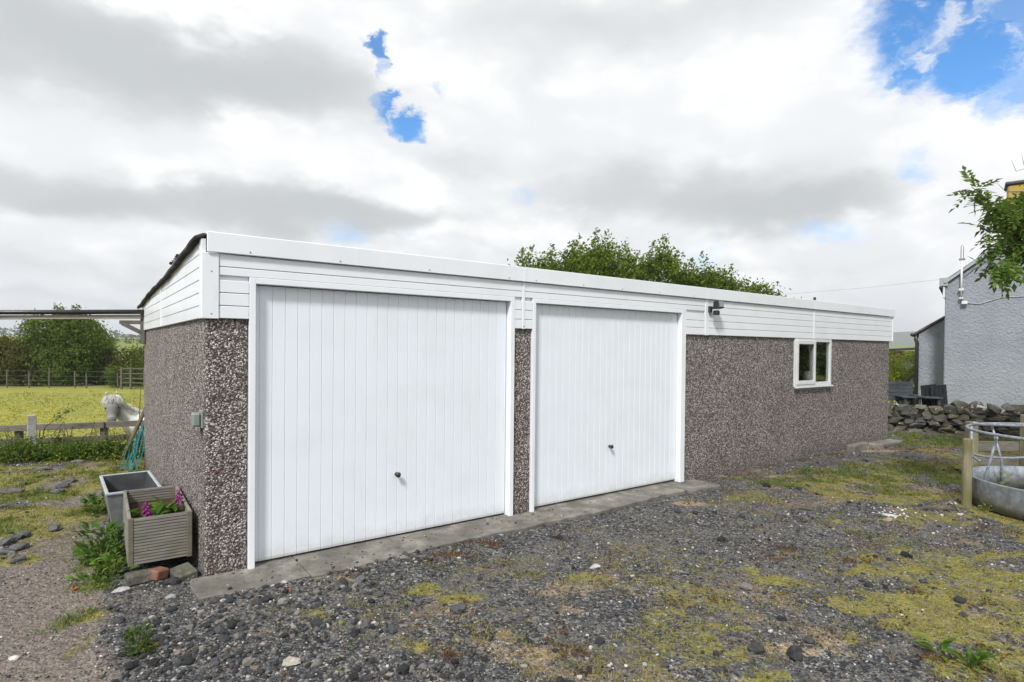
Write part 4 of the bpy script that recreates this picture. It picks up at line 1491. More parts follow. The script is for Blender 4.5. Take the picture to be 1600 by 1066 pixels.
# ------------------------------------------------------------------ fence to the field, stick, net, pony
fz = lambda X, Y: float(zground(X, Y))
fe = thing('post_and_rail_fence', 'low grey post and rail fence between the track and the pony field', 'fence', (0, 0, 0))
ra, rb = Vector((-8.4, 8.95, .305)), Vector((-4.75, 9.62, .405))
nr_ = (rb - ra)
MB().bar(ra, ra.lerp(rb, .52), .035, .095).build('rail', 'wood_grey', fe, .004)
MB().bar(ra.lerp(rb, .50) + Vector((0, .036, .0)), rb + Vector((0, .036, 0)), .035, .095).build('rail', 'wood_grey', fe, .004)
MB().bar(ra + Vector((0, 0, -.21)), ra.lerp(rb, .6) + Vector((0, 0, -.22)), .03, .09).build('rail', 'wood_dark', fe, .004)
MB().bar(ra.lerp(rb, .57) + Vector((0, .033, -.21)), rb + Vector((0, .033, -.20)), .03, .09).build('rail', 'wood_dark', fe, .004)
for f_ in (.18, .505, .78, .97):
    p = ra.lerp(rb, f_) + Vector((0, .075, 0))
    MB().box(p.x - .045, p.x + .045, p.y - .03, p.y + .05, fz(p.x, p.y) - .3, p.z + .02).build('post', 'wood_dark', fe, .006)
post('concrete_post', 'pale square concrete post standing in front of the field fence', -7.25, 8.80, .66, .055, .0, None, 'concrete_post', True)
sa_, sb_ = at(190, 694, 8.5), at(228.5, 636, 9.1)
sa_.z = fz(sa_.x, sa_.y) - .02
tag(MB().tube([sa_, sa_.lerp(sb_, .5), sb_, sb_ + (sb_ - sa_) * .12], [.034, .03, .028, .026], 8).build('leaning_pole', 'stem', None, 0, True), 'mossy wooden pole leaning on the fence beside the garage corner', 'pole')
st_ = at(217, 668, 9.0)
tag(MB().tube([(st_.x - .02, st_.y, fz(st_.x, st_.y)), st_, at(220, 604, 9.0)], [.009, .008, .004], 6).build('dead_stem', 'stem', None, 0, True), 'tall dead weed stem standing in front of the pony', 'stem')
net = thing('net', 'teal plastic netting hung down the end of the garage wall', 'net', (0, 0, 0))
for k in range(20):
    a = at(227 - random.uniform(0, 3), 657 + random.uniform(0, 8), 8.35)
    b = at(206 + random.gauss(0, 6) + (-10 if k > 12 else 0), 737 + random.uniform(-6, 4), 7.75)
    b.z = fz(b.x, b.y) + .01
    m_ = a.lerp(b, .5) + Vector((random.gauss(.0, .035), random.gauss(0, .05), random.gauss(0, .02)))
    m1 = a.lerp(m_, .5) + Vector((random.gauss(0, .014), 0, 0))
    MB().tube([a, m1, m_, m_.lerp(b, .5) + Vector((random.gauss(0, .02), 0, 0)), b], .004 if k % 3 else .006, 5).build('strand', 'teal_net', net)

# the pony: one continuous body grown from overlapping lumps
def pony():
    gz = fz(-6.4, 10.0)
    root = thing('pony', 'shaggy white pony with dark muzzle looking over the field fence', 'pony', (0, 0, 0))
    parts = []

    def chain(pts, n=8):
        for (a, ra_), (b, rb_) in zip(pts[:-1], pts[1:]):
            a, b = Vector(a), Vector(b)
            for i in range(n):
                t = i / n
                parts.append((a.lerp(b, t), [ra_[q] + (rb_[q] - ra_[q]) * t for q in range(3)]))
        parts.append((Vector(pts[-1][0]), list(pts[-1][1])))
    f = Vector((-.84, -.54, 0)).normalized()            # the way the body points
    s = Vector((f.y, -f.x, 0))
    w = Vector((-6.40, 10.06, gz))
    B = lambda fw, sd, z: tuple(w + f * fw + s * sd + Vector((0, 0, z)))
    r3 = lambda r: (r, r, r)
    chain([(B(.05, 0, .60), r3(.20)), (B(-.15, 0, .60), r3(.235)), (B(-.5, 0, .60), r3(.25)), (B(-.8, 0, .63), r3(.245)), (B(-.98, 0, .62), r3(.18))])
    look = Vector((.566, -.824, 0))                     # the way the head faces
    rt = Vector((.824, .566, 0))
    hp = Vector((-6.672, 9.72, gz + 1.075))            # poll
    mz = hp + look * .15 + Vector((0, 0, -.335))       # nose
    chain([(B(.02, 0, .66), r3(.19)), (B(.14, 0, .74), r3(.145)), (tuple(hp - look * .08 + Vector((0, 0, -.12))), r3(.105))])
    chain([(tuple(hp), (.088, .085, .07)), (tuple(hp.lerp(mz, .33)), (.110, .104, .095)), (tuple(hp.lerp(mz, .68)), (.074, .072, .07)), (tuple(mz), (.066, .062, .055))], 9)
    for sd in (-1, 1):
        for (fw, knee, hind) in ((.02, .32, 0), (-.85, .42, 1)):
            if hind:
                chain([(B(fw, .12 * sd, .52), r3(.13)), (B(fw + .05, .12 * sd, .40), r3(.085)), (B(fw - .10, .12 * sd, .28), r3(.045)), (B(fw - .07, .12 * sd, .08), r3(.036)), (B(fw - .04, .12 * sd, .03), r3(.048))], 6)
            else:
                chain([(B(fw, .11 * sd, .48), r3(.09)), (B(fw, .11 * sd, knee), r3(.055)), (B(fw, .11 * sd, .26), r3(.047)), (B(fw, .11 * sd, .08), r3(.035)), (B(fw + .03, .11 * sd, .03), r3(.048))], 6)
        e0 = hp + rt * (.066 * sd) + Vector((0, 0, .05))
        chain([(tuple(e0), (.03, .024, .03)), (tuple(e0 + Vector((.008 * sd, -.008, .05))), (.026, .018, .03)), (tuple(e0 + Vector((.004 * sd, -.005, .088))), (.012, .012, .014))], 4)
    V, F = [], []
    for i, (c, r) in enumerate(parts):
        V.append(I2V * np.array(r) + np.array(c))
        F.append(I2F + i * len(I2V))
    tmp = bpy.data.objects.new('body_source', arrays('body_source', np.concatenate(V), np.concatenate(F)))
    C.objects.link(tmp)
    m = tmp.modifiers.new('remesh', 'REMESH')
    m.mode = 'VOXEL'
    m.voxel_size = .0125
    sm = tmp.modifiers.new('smooth', 'SMOOTH')
    sm.iterations = 5
    dg = bpy.context.evaluated_depsgraph_get()
    me = bpy.data.meshes.new_from_object(tmp.evaluated_get(dg))
    bpy.data.objects.remove(tmp)
    me.name = 'body'
    co = np.empty(len(me.vertices) * 3, np.float32)
    me.vertices.foreach_get('co', co)
    co = co.reshape(-1, 3)
    d = 1 - sst(.045, .13, np.linalg.norm(co - np.array(mz) + np.array([0, 0, -.01]), axis=1))
    dh = .80 * (1 - sst(.10, .23, np.linalg.norm(co - np.array(hp.lerp(mz, .5)), axis=1)))
    de = np.zeros(len(co), np.float32)
    for sd in (-1, 1):
        e0 = np.array(hp + rt * (.066 * sd) + look * .02 + Vector((0, 0, .09)))
        ey = np.array(hp.lerp(mz, .36) + rt * (.083 * sd) + look * .045)
        de = np.maximum(de, .95 * (1 - sst(.018, .042, np.linalg.norm(co - ey, axis=1))))
        de = np.maximum(de, .85 * (1 - sst(.02, .06, np.linalg.norm(co - e0, axis=1))))
    me.attributes.new('dark', 'FLOAT', 'POINT').data.foreach_set('value', np.maximum(np.maximum(d * .97, dh), de).astype(np.float32))
    link('body', me, 'pony_coat', root, True)
    for sd in (-1, 1):
        e = hp.lerp(mz, .36) + rt * (.083 * sd) + look * .040
        MB().lathe([(.004, -.019), (.015, -.011), (.019, 0), (.015, .011), (.004, .019)], 10, c=tuple(e)).build('eye', 'pony_eye', root, 0, True)
        e = mz + rt * (.028 * sd) + look * .054 + Vector((0, 0, .005))
        MB().lathe([(.003, -.012), (.010, -.005), (.010, .005), (.003, .012)], 8, c=tuple(e)).build('nostril', 'pony_eye', root, 0, True)
    # mane and forelock: tapering locks
    VV, FF_, RR = [], [], []

    def lock(p, steps, wd):
        b = len(VV)
        p = Vector(p)
        n = len(steps)
        r = random.random()
        for i, st in enumerate([Vector((0, 0, 0))] + steps):
            p = p + st
            side = Vector((random.gauss(0, 1), random.gauss(0, .6), 0)).normalized() if i == 0 else side
            ww = wd * (1 - i / (n + .4))
            VV.extend([tuple(p - side * ww), tuple(p + side * ww)])
            RR.extend([r, r])
        for i in range(n):
            FF_.append((b + 2 * i, b + 2 * i + 1, b + 2 * i + 3, b + 2 * i + 2))
    crest = [hp + look * .03 + Vector((0, 0, .07)), hp - look * .03 + Vector((0, 0, .06)), hp - look * .10 + Vector((.02, 0, .01)), Vector(B(.12, 0, .88)), Vector(B(.0, 0, .84))]
    for k in range(1100):
        t = random.random() ** 1.5 * 3.999
        p = crest[int(t)].lerp(crest[int(t) + 1], t % 1) + Vector((random.gauss(0, .015), random.gauss(0, .015), 0))
        sd = 1 if random.random() < .62 else -1
        blow = random.uniform(.02, .066 if sd > 0 else .052) * sd
        lock(p, [Vector((blow, random.gauss(-.01, .01), random.uniform(0, .025))), Vector((blow * .9, random.gauss(-.01, .01), -random.uniform(.01, .05))), Vector((blow * .5, random.gauss(0, .012), -random.uniform(.03, .07))), Vector((blow * .35, 0, -random.uniform(.03, .07)))], random.uniform(.006, .012))
    link('mane', arrays('mane', VV, FF_, {'rnd': RR}), 'pony_hair', root)
    VV, FF_, RR = [], [], []
    for k in range(150):
        p = hp + rt * random.gauss(0, .035) + look * random.uniform(-.02, .05) + Vector((0, 0, .065))
        dx = random.gauss(0, .016)
        lock(p, [rt * dx + look * .05 + Vector((0, 0, .005)), rt * dx + look * .03 + Vector((0, 0, -.045)), rt * dx + look * .012 + Vector((0, 0, -.04)), rt * dx * .6 + look * .008 + Vector((0, 0, -.03))], random.uniform(.005, .010))
    link('forelock', arrays('forelock', VV, FF_, {'rnd': RR}), 'pony_hair', root)
    VV, FF_, RR = [], [], []
    for k in range(80):
        lock(Vector(B(-1.12, random.gauss(0, .02), .74)), [Vector((-f.x * .05, -f.y * .05, -.06 + random.gauss(0, .01))), Vector((random.gauss(0, .01), 0, -.16)), Vector((random.gauss(0, .015), 0, -.2)), Vector((0, 0, -.12))], .012)
    link('tail', arrays('tail', VV, FF_, {'rnd': RR}), 'pony_hair', root)


pony()

# open-sided shelter whose eaves cross the view at the left
sh = thing('open_shelter', 'timber eaves beam with black gutter reaching left from the garage rear corner', 'shelter', (0, 0, 0))
pa, pb = at(-340, 497.5, 7.9), at(222, 495.2, 7.95)
material('beam_wood', m_wood((.27, .25, .215), (.40, .375, .33)), .85, .2)
MB().bar(pa, pb, .05, .055).build('beam', 'beam_wood', sh, .004)
g0, g1 = pa + Vector((0, -.05, .066)), pb + Vector((.05, -.05, .066))
gv = MB()
gv.tube([g0, g1], .032, 10)
gv.build('gutter', 'black_plastic', sh, 0, True)
for t_ in (.25, .60, .62):
    p = pa.lerp(pb, t_)
    if t_ != .62:
        MB().box(p.x - .016, p.x + .016, p.y - .095, p.y - .02, p.z - .03, p.z + .088).build('gutter_bracket', 'steel', sh, .004)
pp = at(224, 490, 7.98)
MB().box(pp.x - .032, pp.x + .032, pp.y - .02, pp.y + .05, 1.66, 2.075).build('bracket_post', 'wood_dark', sh, .004)
MB().bar(pb + Vector((-.30, 0, -.075)), pp + Vector((-.03, 0, -.075 + (pb.z - pp.z))), .05, .05).build('bracket_arm', 'wood_dark', sh, .004)
MB().bar(pb + Vector((-.27, 0, -.09)), Vector((pp.x - .01, pp.y, 1.80)), .045, .05).build('brace', 'wood_dark', sh, .004)
MB().box(pa.x - .06, pa.x + .06, pa.y - .06, pa.y + .06, -.6, pa.z + .02).build('post', 'wood_dark', sh, .006)
MB().bar(Vector((pp.x + .03, pp.y + .03, 1.95)), Vector(g2w(1.2, GD + .12, 1.95)), .05, .07).build('wall_plate', 'wood_dark', sh, .004)

# ------------------------------------------------------------------ trees, hedges, bushes
TB = dict(group='trees behind the garage')
tree('hawthorn_tree', 'broad leafy tree showing over the garage roof above the first door', 'tree', (1.35, 16.3, -.15),
     [(-1.75, 0, 3.0, .6, .8, .8, .7), (-1.1, 0, 3.2, .65, .8, .85, .8), (-.5, 0, 3.3, .85, .8, 1.0, 1), (.55, 0, 3.5, .95, .9, 1.0, 1.2), (-.1, .2, 2.5, 1.7, 1.2, 1.0, 1.0)], 640, 50, .15, 'back_leaf', .098, .14, 'trees behind the garage', 9, .35, .55, 'bark', 20)
tree('hawthorn_tree', 'tallest leafy tree showing over the garage roof between the two doors', 'tree', (3.45, 16.4, -.18),
     [(-.65, 0, 3.65, .95, .9, 1.0, 1.2), (.6, 0, 3.45, .95, .8, 1.0, 1.1), (1.45, 0, 3.05, .7, .7, .9, .8), (.1, .2, 2.6, 1.6, 1.2, 1.0, 1.0)], 680, 50, .15, 'back_leaf', .098, .15, 'trees behind the garage', 9, .35, .55, 'bark', 22)
tree('hawthorn_tree', 'lowest leafy tree showing over the garage roof beside the floodlight', 'tree', (6.05, 16.2, -.12),
     [(-.6, 0, 3.15, .65, .6, .85, 1), (.1, 0, 3.0, .65, .6, .75, .9), (.75, 0, 2.8, .6, .5, .75, .8), (1.15, .1, 2.45, .55, .6, .8, .8), (.1, .1, 1.9, 1.1, .9, 1.0, .8)], 480, 48, .13, 'back_leaf', .092, .11, 'trees behind the garage', 7, .35, .55, 'bark', 9)

# left: boundary of the pony field
HY = 28.5
gzl = float(zground(-22, HY))
tree('field_tree', 'bushy green tree in the far hedge seen under the shelter beam', 'tree', (-21.6, HY, gzl),
     [(-.9, 0, 2.45, 1.1, 1.0, .95, 1), (.3, 0, 2.55, 1.2, 1.0, 1.0, 1.2), (.9, 0, 1.9, 1.1, 1.0, .8, .9), (-.3, -.2, 1.1, 1.7, 1.0, 1.15, 1.8)], 640, 44, .18, 'thorn_leaf', .13, .16, None, 9, .3, .55, 'bark', 10)
tree('thorn_bush', 'brownish olive bush left of the green field tree', 'bush', (-24.6, HY - .3, gzl),
     [(-.3, 0, 1.0, 1.9, .9, 1.1, 1.3), (1.2, -.2, .9, 1.4, .9, 1.0, 1), (.6, 0, 1.75, .9, .8, .6, .5)], 520, 40, .18, 'olive_leaf', .13, .10, None, 7, .3, .5)
tree('thorn_bush', 'dull olive bush at the left edge in front of the far field', 'bush', (-27.6, HY, gzl),
     [(0, 0, .9, 1.8, .9, 1.0, 1), (-1.8, 0, .9, 1.8, .9, 1.0, 1)], 500, 40, .18, 'olive_leaf', .13, .10, None, 7, .3, .5)
tree('hedge', 'clipped olive hedge between the field tree and the garage corner', 'hedge', (-16.6, HY + .6, gzl),
     [(-4.1, 0, .75, .9, .7, .75, .7), (-2.6, 0, .95, 1.5, .7, .95, 1), (-.9, 0, 1.0, 1.5, .7, .98, 1), (.9, 0, 1.02, 1.5, .7, .98, 1), (2.6, 0, 1.05, 1.5, .7, .98, 1)], 820, 40, .16, 'hedge_leaf', .125, .06, None, 14, .3, .5)
tree('elder_bush', 'grey green tall weeds in front of the hedge by the gate', 'bush', (-17.1, HY - 1.0, gzl),
     [(-1.2, 0, .5, .9, .5, .5, 1), (.4, 0, .75, 1.2, .5, .7, 1.3)], 150, 30, .14, 'thorn_leaf', .12, .04, None, 6, .8, .3, 'bark', 8)
# stock fence along the far hedge, and the field gate
sf = thing('stock_fence', 'wire stock fence with thin posts along the far hedge', 'fence', (0, 0, 0))
fy = 26.6
fpts = []
for px in (-40, 11, 45.5, 77, 117, 135, 184):
    p = at(px, 600, fy)
    hgt = random.uniform(.85, 1.0) if px != 77 else 1.12
    zb = fz(p.x, fy)
    MB().box(p.x - .024, p.x + .024, fy - .024, fy + .024, zb - .2, zb + hgt * .84).build('post', 'wood_dark', sf, .005)
    fpts.append((p.x, fy - .055, zb))
for hh in (.15, .35, .55, .78):
    MB().tube([(x, y, z + hh) for x, y, z in fpts], .0035, 4).build('wire', 'steel', sf)
fg = thing('field_gate', 'grey barred field gate at the end of the far hedge', 'gate', (0, 0, 0))
ga, gb_ = at(190, 600, 26.4), at(262, 599, 26.4)
for hh in (.1, .3, .5, .72, .95):
    MB().bar((ga.x, 26.4, gzl + hh), (gb_.x, 26.4, gzl + hh), .03, .045).build('bar', 'wood_dark', fg)
for x in (ga.x, ga.x + .42, (ga.x + gb_.x) / 2, gb_.x):
    MB().box(x - .04, x + .04, 26.36, 26.44, gzl - .1, gzl + 1.0).build('upright', 'wood_dark', fg, .004)

# far woods on the skyline, read as one mass each
Pq, rq = [], []
for k in range(260):
    a = R(-62 + 60 * (k + random.random()) / 260)
    dd = random.uniform(560, 700)
    X, Y = math.sin(a) * dd, math.cos(a) * dd
    h = random.uniform(3, 8) * (1 if fbm(np.array([a * 9.0]), np.array([.3]), 1, 3, 8)[0] > .42 else .35)
    n = 26
    z0 = fz(X, Y)
    Pq.append(np.stack([X + rng.normal(0, h * .32, n), Y + rng.normal(0, 2, n), z0 + rng.uniform(0, h, n)], -1))
    rq.append(np.full(n, random.random()))
Pq, rq = np.concatenate(Pq), np.concatenate(rq)
tag(leaf_mesh('far_woods', Pq, rng.uniform(1.2, 2.6, len(Pq)), 'far_leaf', None, up=.1, aspect=.9, rnd=rq), 'hazy line of woods on the skyline across the fields', kind='stuff')
Pq = []
for k in range(220):
    X, Y = -150 + 170 * k / 220 + random.gauss(0, .5), 118 + .15 * k + random.gauss(0, .4)
    n = 10
    Pq.append(np.stack([X + rng.normal(0, .5, n), Y + rng.normal(0, .4, n), fz(X, Y) + rng.uniform(0, 1.1, n)], -1))
Pq = np.concatenate(Pq)
tag(leaf_mesh('far_hedgerow', Pq, rng.uniform(.4, .8, len(Pq)), 'hedge_leaf', None, up=.2, aspect=.8), 'low hedgerow between the far fields', kind='stuff')

# right: garden hedge, sheds
hz = at(1412, 590, 19.5)
tree('garden_hedge', 'bright green garden hedge between the garage end and the lean-to', 'hedge', (hz.x, hz.y, -.3),
     [(-2.0, .5, 1.0, 1.1, .6, .97, 1), (-.8, .2, 1.0, 1.1, .6, .99, 1), (.4, 0, 1.0, 1.0, .6, .99, 1), (1.3, 0, .95, .8, .6, .97, 1)], 560, 34, .11, 'lawn_hedge_leaf', .075, .05, None, 9, .3, .5)
gs = at(1428, 620, 16.6)
tree('garden_shrub', 'light green low shrub behind the slatted bench', 'shrub', (gs.x, gs.y, -.2), [(-.1, 0, .42, .32, .25, .36, 1)], 60, 22, .08, 'weed_leaf', .07, .02, None, 4, .4, .5)
ds = at(1424, 549, 36)
sd1 = thing('outbuilding', 'low black outbuilding far behind the garden hedge', 'shed', (ds.x, ds.y, -.3), R(-20))
MB().box(-.7, 2.4, 0, 3, 0, 1.98).build('wall', 'dark_shed', sd1)
MB().prism([(-.8, -.15, 1.99), (2.5, -.15, 2.25), (2.5, -.15, 2.37), (-.8, -.15, 2.11)], None, (0, 3.4, 0)).build('roof', 'dark_shed', sd1)
MB().box(-.5, .5, -.03, -.005, .9, 1.55).box(.9, 1.9, -.03, -.005, .9, 1.6).build('board', 'slate', sd1)
rs_ = at(1399, 553, 34)
sd2 = thing('rust_shed', 'small rusty red shed beside the black outbuilding', 'shed', (rs_.x, rs_.y, -.3), R(-20))
MB().box(-1.2, .32, 0, 1.5, 0, 1.85).build('wall', 'rusty_shed', sd2)
MB().box(-1.3, .40, -.1, 1.6, 1.852, 1.90).build('roof', 'rusty_shed', sd2)

tree('reflection_hedge', 'tall dark hedge added out of view to darken the window reflections', 'hedge', (17.5, 10.2, -.1),  # unseen hedge, added so the garage panes reflect something dark
     [(0, -1.5, 1.5, .8, 1.4, 1.6, 1), (0, 0, 1.6, .8, 1.4, 1.7, 1), (0, 1.4, 1.5, .8, 1.3, 1.6, 1)], 420, 44, .16, 'thorn_leaf', .11, .08, None, 8, .3, .55)
# ash tree standing just outside the frame on the right; its branches hang into view
AT = Vector((7.9, 6.7, float(zground(7.9, 6.7))))
ash = thing('ash_tree', 'ash tree whose leafy branches hang in from the right before the chimney', 'tree', tuple(AT))


def ashleaf_mesh():
    V, F, r = [], [], []
    L = random.uniform(.20, .26)
    bend = random.uniform(.02, .06)
    curve = lambda t: Vector((L * t, 0, -bend * t * t * 2))

    def leaflet(p, d, ln):
        b = len(V)
        d = d.normalized()
        up = Vector((0, 0, 1))
        t = up.cross(d).normalized()
        mid = p + d * ln * .45 + Vector((0, 0, -.004))
        V.extend([tuple(p), tuple(mid + t * ln * .25 + up * .006), tuple(p + d * ln + Vector((0, 0, -ln * .18))), tuple(mid - t * ln * .25 + up * .006)])
        F.extend([(b, b + 2, b + 1), (b, b + 3, b + 2)])
        r.extend([random.uniform(.2, .9)] * 4)
    for t in (.28, .46, .64, .82):
        for s in (-1, 1):
            leaflet(curve(t), Vector((.62, s, random.uniform(-.15, .1))), random.uniform(.065, .088))
    leaflet(curve(.97), Vector((1, 0, -.2)), .09)
    b = len(V)
    for t in (0, .5, 1):
        q = curve(t)
        V.extend([(q.x, -.0022, q.z), (q.x, .0022, q.z)])
        r.extend([.5, .5])
    F.extend([(b, b + 1, b + 3), (b, b + 3, b + 2), (b + 2, b + 3, b + 5), (b + 2, b + 5, b + 4)])
    me = arrays('leaf', V, F, {'rnd': r})
    me.materials.append(MATS['ash_leaf'])
    return me


ALM = [ashleaf_mesh() for _ in range(7)]
nleaf = 0


def put_leaf(p, direc):
    global nleaf
    o = bpy.data.objects.new('leaf', random.choice(ALM))
    C.objects.link(o)
    o.parent = ash
    o.location = Vector(p) - AT
    d = Vector(direc).normalized()
    q = d.to_track_quat('X', 'Z').to_euler()
    o.rotation_euler = (q.x + random.uniform(-.6, .6), q.y + random.uniform(-.1, .3), q.z)
    s = random.uniform(.72, 1.02)
    o.scale = (s, s, s)
    nleaf += 1


tm = MB()
tm.tube([(0, 0, -.2), (.03, 0, 1.2), (-.05, .03, 2.4), (-.02, .05, 3.6), (.1, .05, 5.0)], [.2, .17, .14, .10, .05], 12)
tm.tube([(-.05, .03, 2.2), at(1800, 338, 6.45) - AT, at(1755, 340, 6.3) - AT, at(1690, 345, 6.28) - AT], [.07, .05, .035, .02], 8)
for q in ((.7, .3, 4.1), (-.6, .4, 4.3), (.2, -.6, 4.6), (.5, .6, 5.0), (-.5, -.3, 5.1)):
    tm.tube([(-.04, .03, 2.6), (q[0] * .5, q[1] * .5, 3.5), q], [.06, .04, .012], 6)
tm.build('trunk', 'bark', ash, 0, True)
TWIGS = [  # (way points as pixel, distance), leaves along it
    ([(1760, 340, 6.3), (1660, 350, 6.2), (1590, 362, 6.1), (1545, 362, 6.0), (1528, 352, 5.9)], .028, 8, 1),
    ([(1590, 362, 6.1), (1555, 330, 6.0), (1535, 306, 6.0), (1518, 292, 5.9)], .010, 26, 1),
    ([(1640, 352, 6.2), (1600, 330, 6.05), (1560, 322, 6.0), (1546, 330, 5.9)], .012, 26, 1),
    ([(1650, 350, 6.2), (1610, 385, 6.0), (1580, 405, 5.9), (1562, 408, 5.8), (1552, 420, 5.8)], .011, 18, 1),
    ([(1590, 362, 6.1), (1565, 375, 6.0), (1545, 388, 5.9)], .009, 14, 1),
    ([(1700, 345, 6.3), (1640, 320, 6.3), (1608, 318, 6.25), (1585, 322, 6.2)], .014, 26, 1),
    ([(1700, 345, 6.3), (1640, 300, 6.3), (1612, 300, 6.2), (1600, 304, 6.1)], .012, 10, 1),
    ([(1700, 345, 6.3), (1645, 400, 6.2), (1605, 420, 6.1), (1575, 415, 6.0), (1562, 432, 5.95)], .012, 20, 1),
    ([(1700, 345, 6.3), (1650, 365, 6.2), (1610, 372, 6.1), (1578, 385, 6.05)], .012, 26, 1),
    ([(1690, 345, 6.2), (1640, 335, 6.0), (1605, 325, 5.9), (1575, 335, 5.85)], .012, 30, 1),
    ([(1640, 290, 6.3), (1605, 262, 6.3), (1588, 268, 6.3), (1580, 250, 6.3)], .006, 0, 0),
    ([(1620, 275, 6.3), (1600, 258, 6.3), (1596, 240, 6.3)], .005, 0, 0),
    ([(1600, 300, 6.3), (1572, 300, 6.3), (1556, 284, 6.3)], .006, 0, 0),
]
for way, r0, nl, full in TWIGS:
    pts = [at(*q) for q in way]
    MB().tube([p - AT for p in pts], [r0 * (1 - .75 * i / (len(pts) - 1)) for i in range(len(pts))], 6).build('branch', 'stem', ash, 0, True)
    for k in range(nl):
        t = (k + random.random()) / nl
        t = .22 + .78 * t if full else .6 + .4 * t
        g = t * (len(pts) - 1) * .9999
        i = int(g)
        p = pts[i].lerp(pts[i + 1], g - i)
        d = (pts[i + 1] - pts[i]).normalized()
        out = Vector((random.gauss(0, 1), random.gauss(0, 1), random.gauss(-.1, .55)))
        put_leaf(p, d * .55 + out.normalized() * .8)
# the crown beyond the frame
c_, P_, r_ = clumps([(.25, .1, 3.6, 1.4, 1.5, 1.1, 1.4), (.5, .2, 4.7, 1.1, 1.2, .9, 1)], 560, 34, .17)
P_ = P_ + np.array(AT)
xs_ = []
for (px, py, sx, sy, n__) in ((1594, 350, 13, 13, 130), (1584, 365, 14, 12, 120), (1596, 385, 12, 20, 130), (1578, 345, 12, 10, 60), (1596, 345, 14, 22, 150), (1602, 318, 8, 8, 40), (1582, 400, 10, 14, 60), (1560, 335, 12, 10, 40)):
    for _ in range(n__):
        xs_.append(tuple(at(random.gauss(px, sx), random.gauss(py, sy), random.gauss(6.25, .12))))
P_ = np.concatenate([P_, np.array(xs_)])
r_ = np.concatenate([r_, rng.normal(.5, .22, len(xs_))])
leaf_mesh('crown', P_ - np.array(AT), rng.uniform(.07, .12, len(P_)), 'ash_leaf', ash, up=.3, aspect=.42, rnd=r_, droop=.3)


# ------------------------------------------------------------------ weeds and foxgloves
def weed(name, lb, cat, X, Y, n, ln, spread, hgt, leafmat='weed_leaf', group=None, z=None, parent_leaf=True, aspect=.5, stems=6):
    zb = fz(X, Y) if z is None else z
    t = thing(name, lb, cat, (X, Y, zb), 0, group)
    meshes = []
    for q in range(3):
        V, F = [], []
        L_ = 1.0
        for i, (u, wv) in enumerate(((0, .03), (.2, .7), (.45, 1.0), (.75, .7), (1.0, .0))):
            zc = .22 * math.sin(u * 2.6) - .12 * u * (q + 1) * .6
            V += [(u, -wv * aspect * .5, zc + .06 * wv), (u, 0, zc), (u, wv * aspect * .5, zc + .06 * wv)]
        for i in range(4):
            a = i * 3
            F += [(a, a + 1, a + 4, a + 3), (a + 1, a + 2, a + 5, a + 4)]
        me = arrays('leaf', V, F, {'rnd': [random.uniform(.15, .9)] * len(V)})
        me.materials.append(MATS[leafmat])
        meshes.append(me)
    sm_ = MB()
    for k in range(n):
        a = random.uniform(0, 6.283)
        rr = spread * math.sqrt(random.random()) * .6
        h = hgt * (random.random() ** 1.2) * (1 - .5 * rr / (spread + 1e-6))
        o = bpy.data.objects.new('leaf', random.choice(meshes))
        C.objects.link(o)
        o.parent = t
        o.location = (rr * math.cos(a), rr * math.sin(a), h)
        s = ln * random.uniform(.55, 1.2)
        o.scale = (s, s, s)
        o.rotation_euler = (random.gauss(0, .3), -random.uniform(-.1, .9), a + random.gauss(0, .5))
        if k < stems:
            sm_.tube([(0, 0, -.02), (rr * .6 * math.cos(a), rr * .6 * math.sin(a), h * .6), tuple(o.location)], [.006, .005, .003], 5)
    sm_.build('stem', 'green_stem', t)
    return t


for (px, py, n, ln, sp, hg, lb) in ((156, 796, 120, .075, .22, .20, 'leafy green weed clump against the grey trough'), (160, 862, 150, .085, .26, .30, 'tallest leafy weed clump pressed against the planter side'),
                                    (178, 884, 70, .075, .18, .16, 'small weed clump at the front corner of the planter'), (145, 898, 60, .06, .24, .08, 'low weed clump spreading onto the dirt path')):
    X, Y = onground(px, py)
    weed('leafy_weed', lb, 'weed', X, Y, n, ln, sp, hg)
X, Y = onground(217, 1015)
weed('nettle_weed', 'single dark green weed standing in the gravel at bottom left', 'weed', X, Y, 150, .036, .11, .17, 'bramble_leaf', stems=12)
X, Y = onground(232, 1012)
weed('yellow_weed', 'tiny yellowing weed at the foot of the gravel weed', 'weed', X, Y, 8, .05, .03, .03, 'moss_blade')
for (px, py, lb, n) in ((1467, 1015, 'upright dock leaves in the gravel at bottom right', 9), (1515, 1035, 'sprawling dock with reddish stems at bottom right', 14)):
    X, Y = onground(px, py)
    weed('dock', lb, 'weed', X, Y, n, .11, .06, .08, 'weed_leaf', aspect=.3)
for (px, py, lb) in ((1535, 770, 'thin weed growing inside the feeder by its left bar'), (1560, 778, 'bushy weed growing inside the feeder rim')):
    X, Y = onground(px, py - 8)
    weed('feeder_weed', lb, 'weed', X + .1, Y + .05, 26, .06, .07, .26, 'thorn_leaf', stems=10)
X, Y = onground(1543, 795)
weed('spurge_weed', 'yellow green weed at the foot of the feeder band', 'weed', X, Y, 30, .05, .12, .10, 'moss_blade')
X, Y = onground(1262, 738)
weed('grass_clump', 'grassy weed clump near the window end of the garage', 'weed', X, Y, 40, .11, .16, .06, 'grass_blade', aspect=.12)

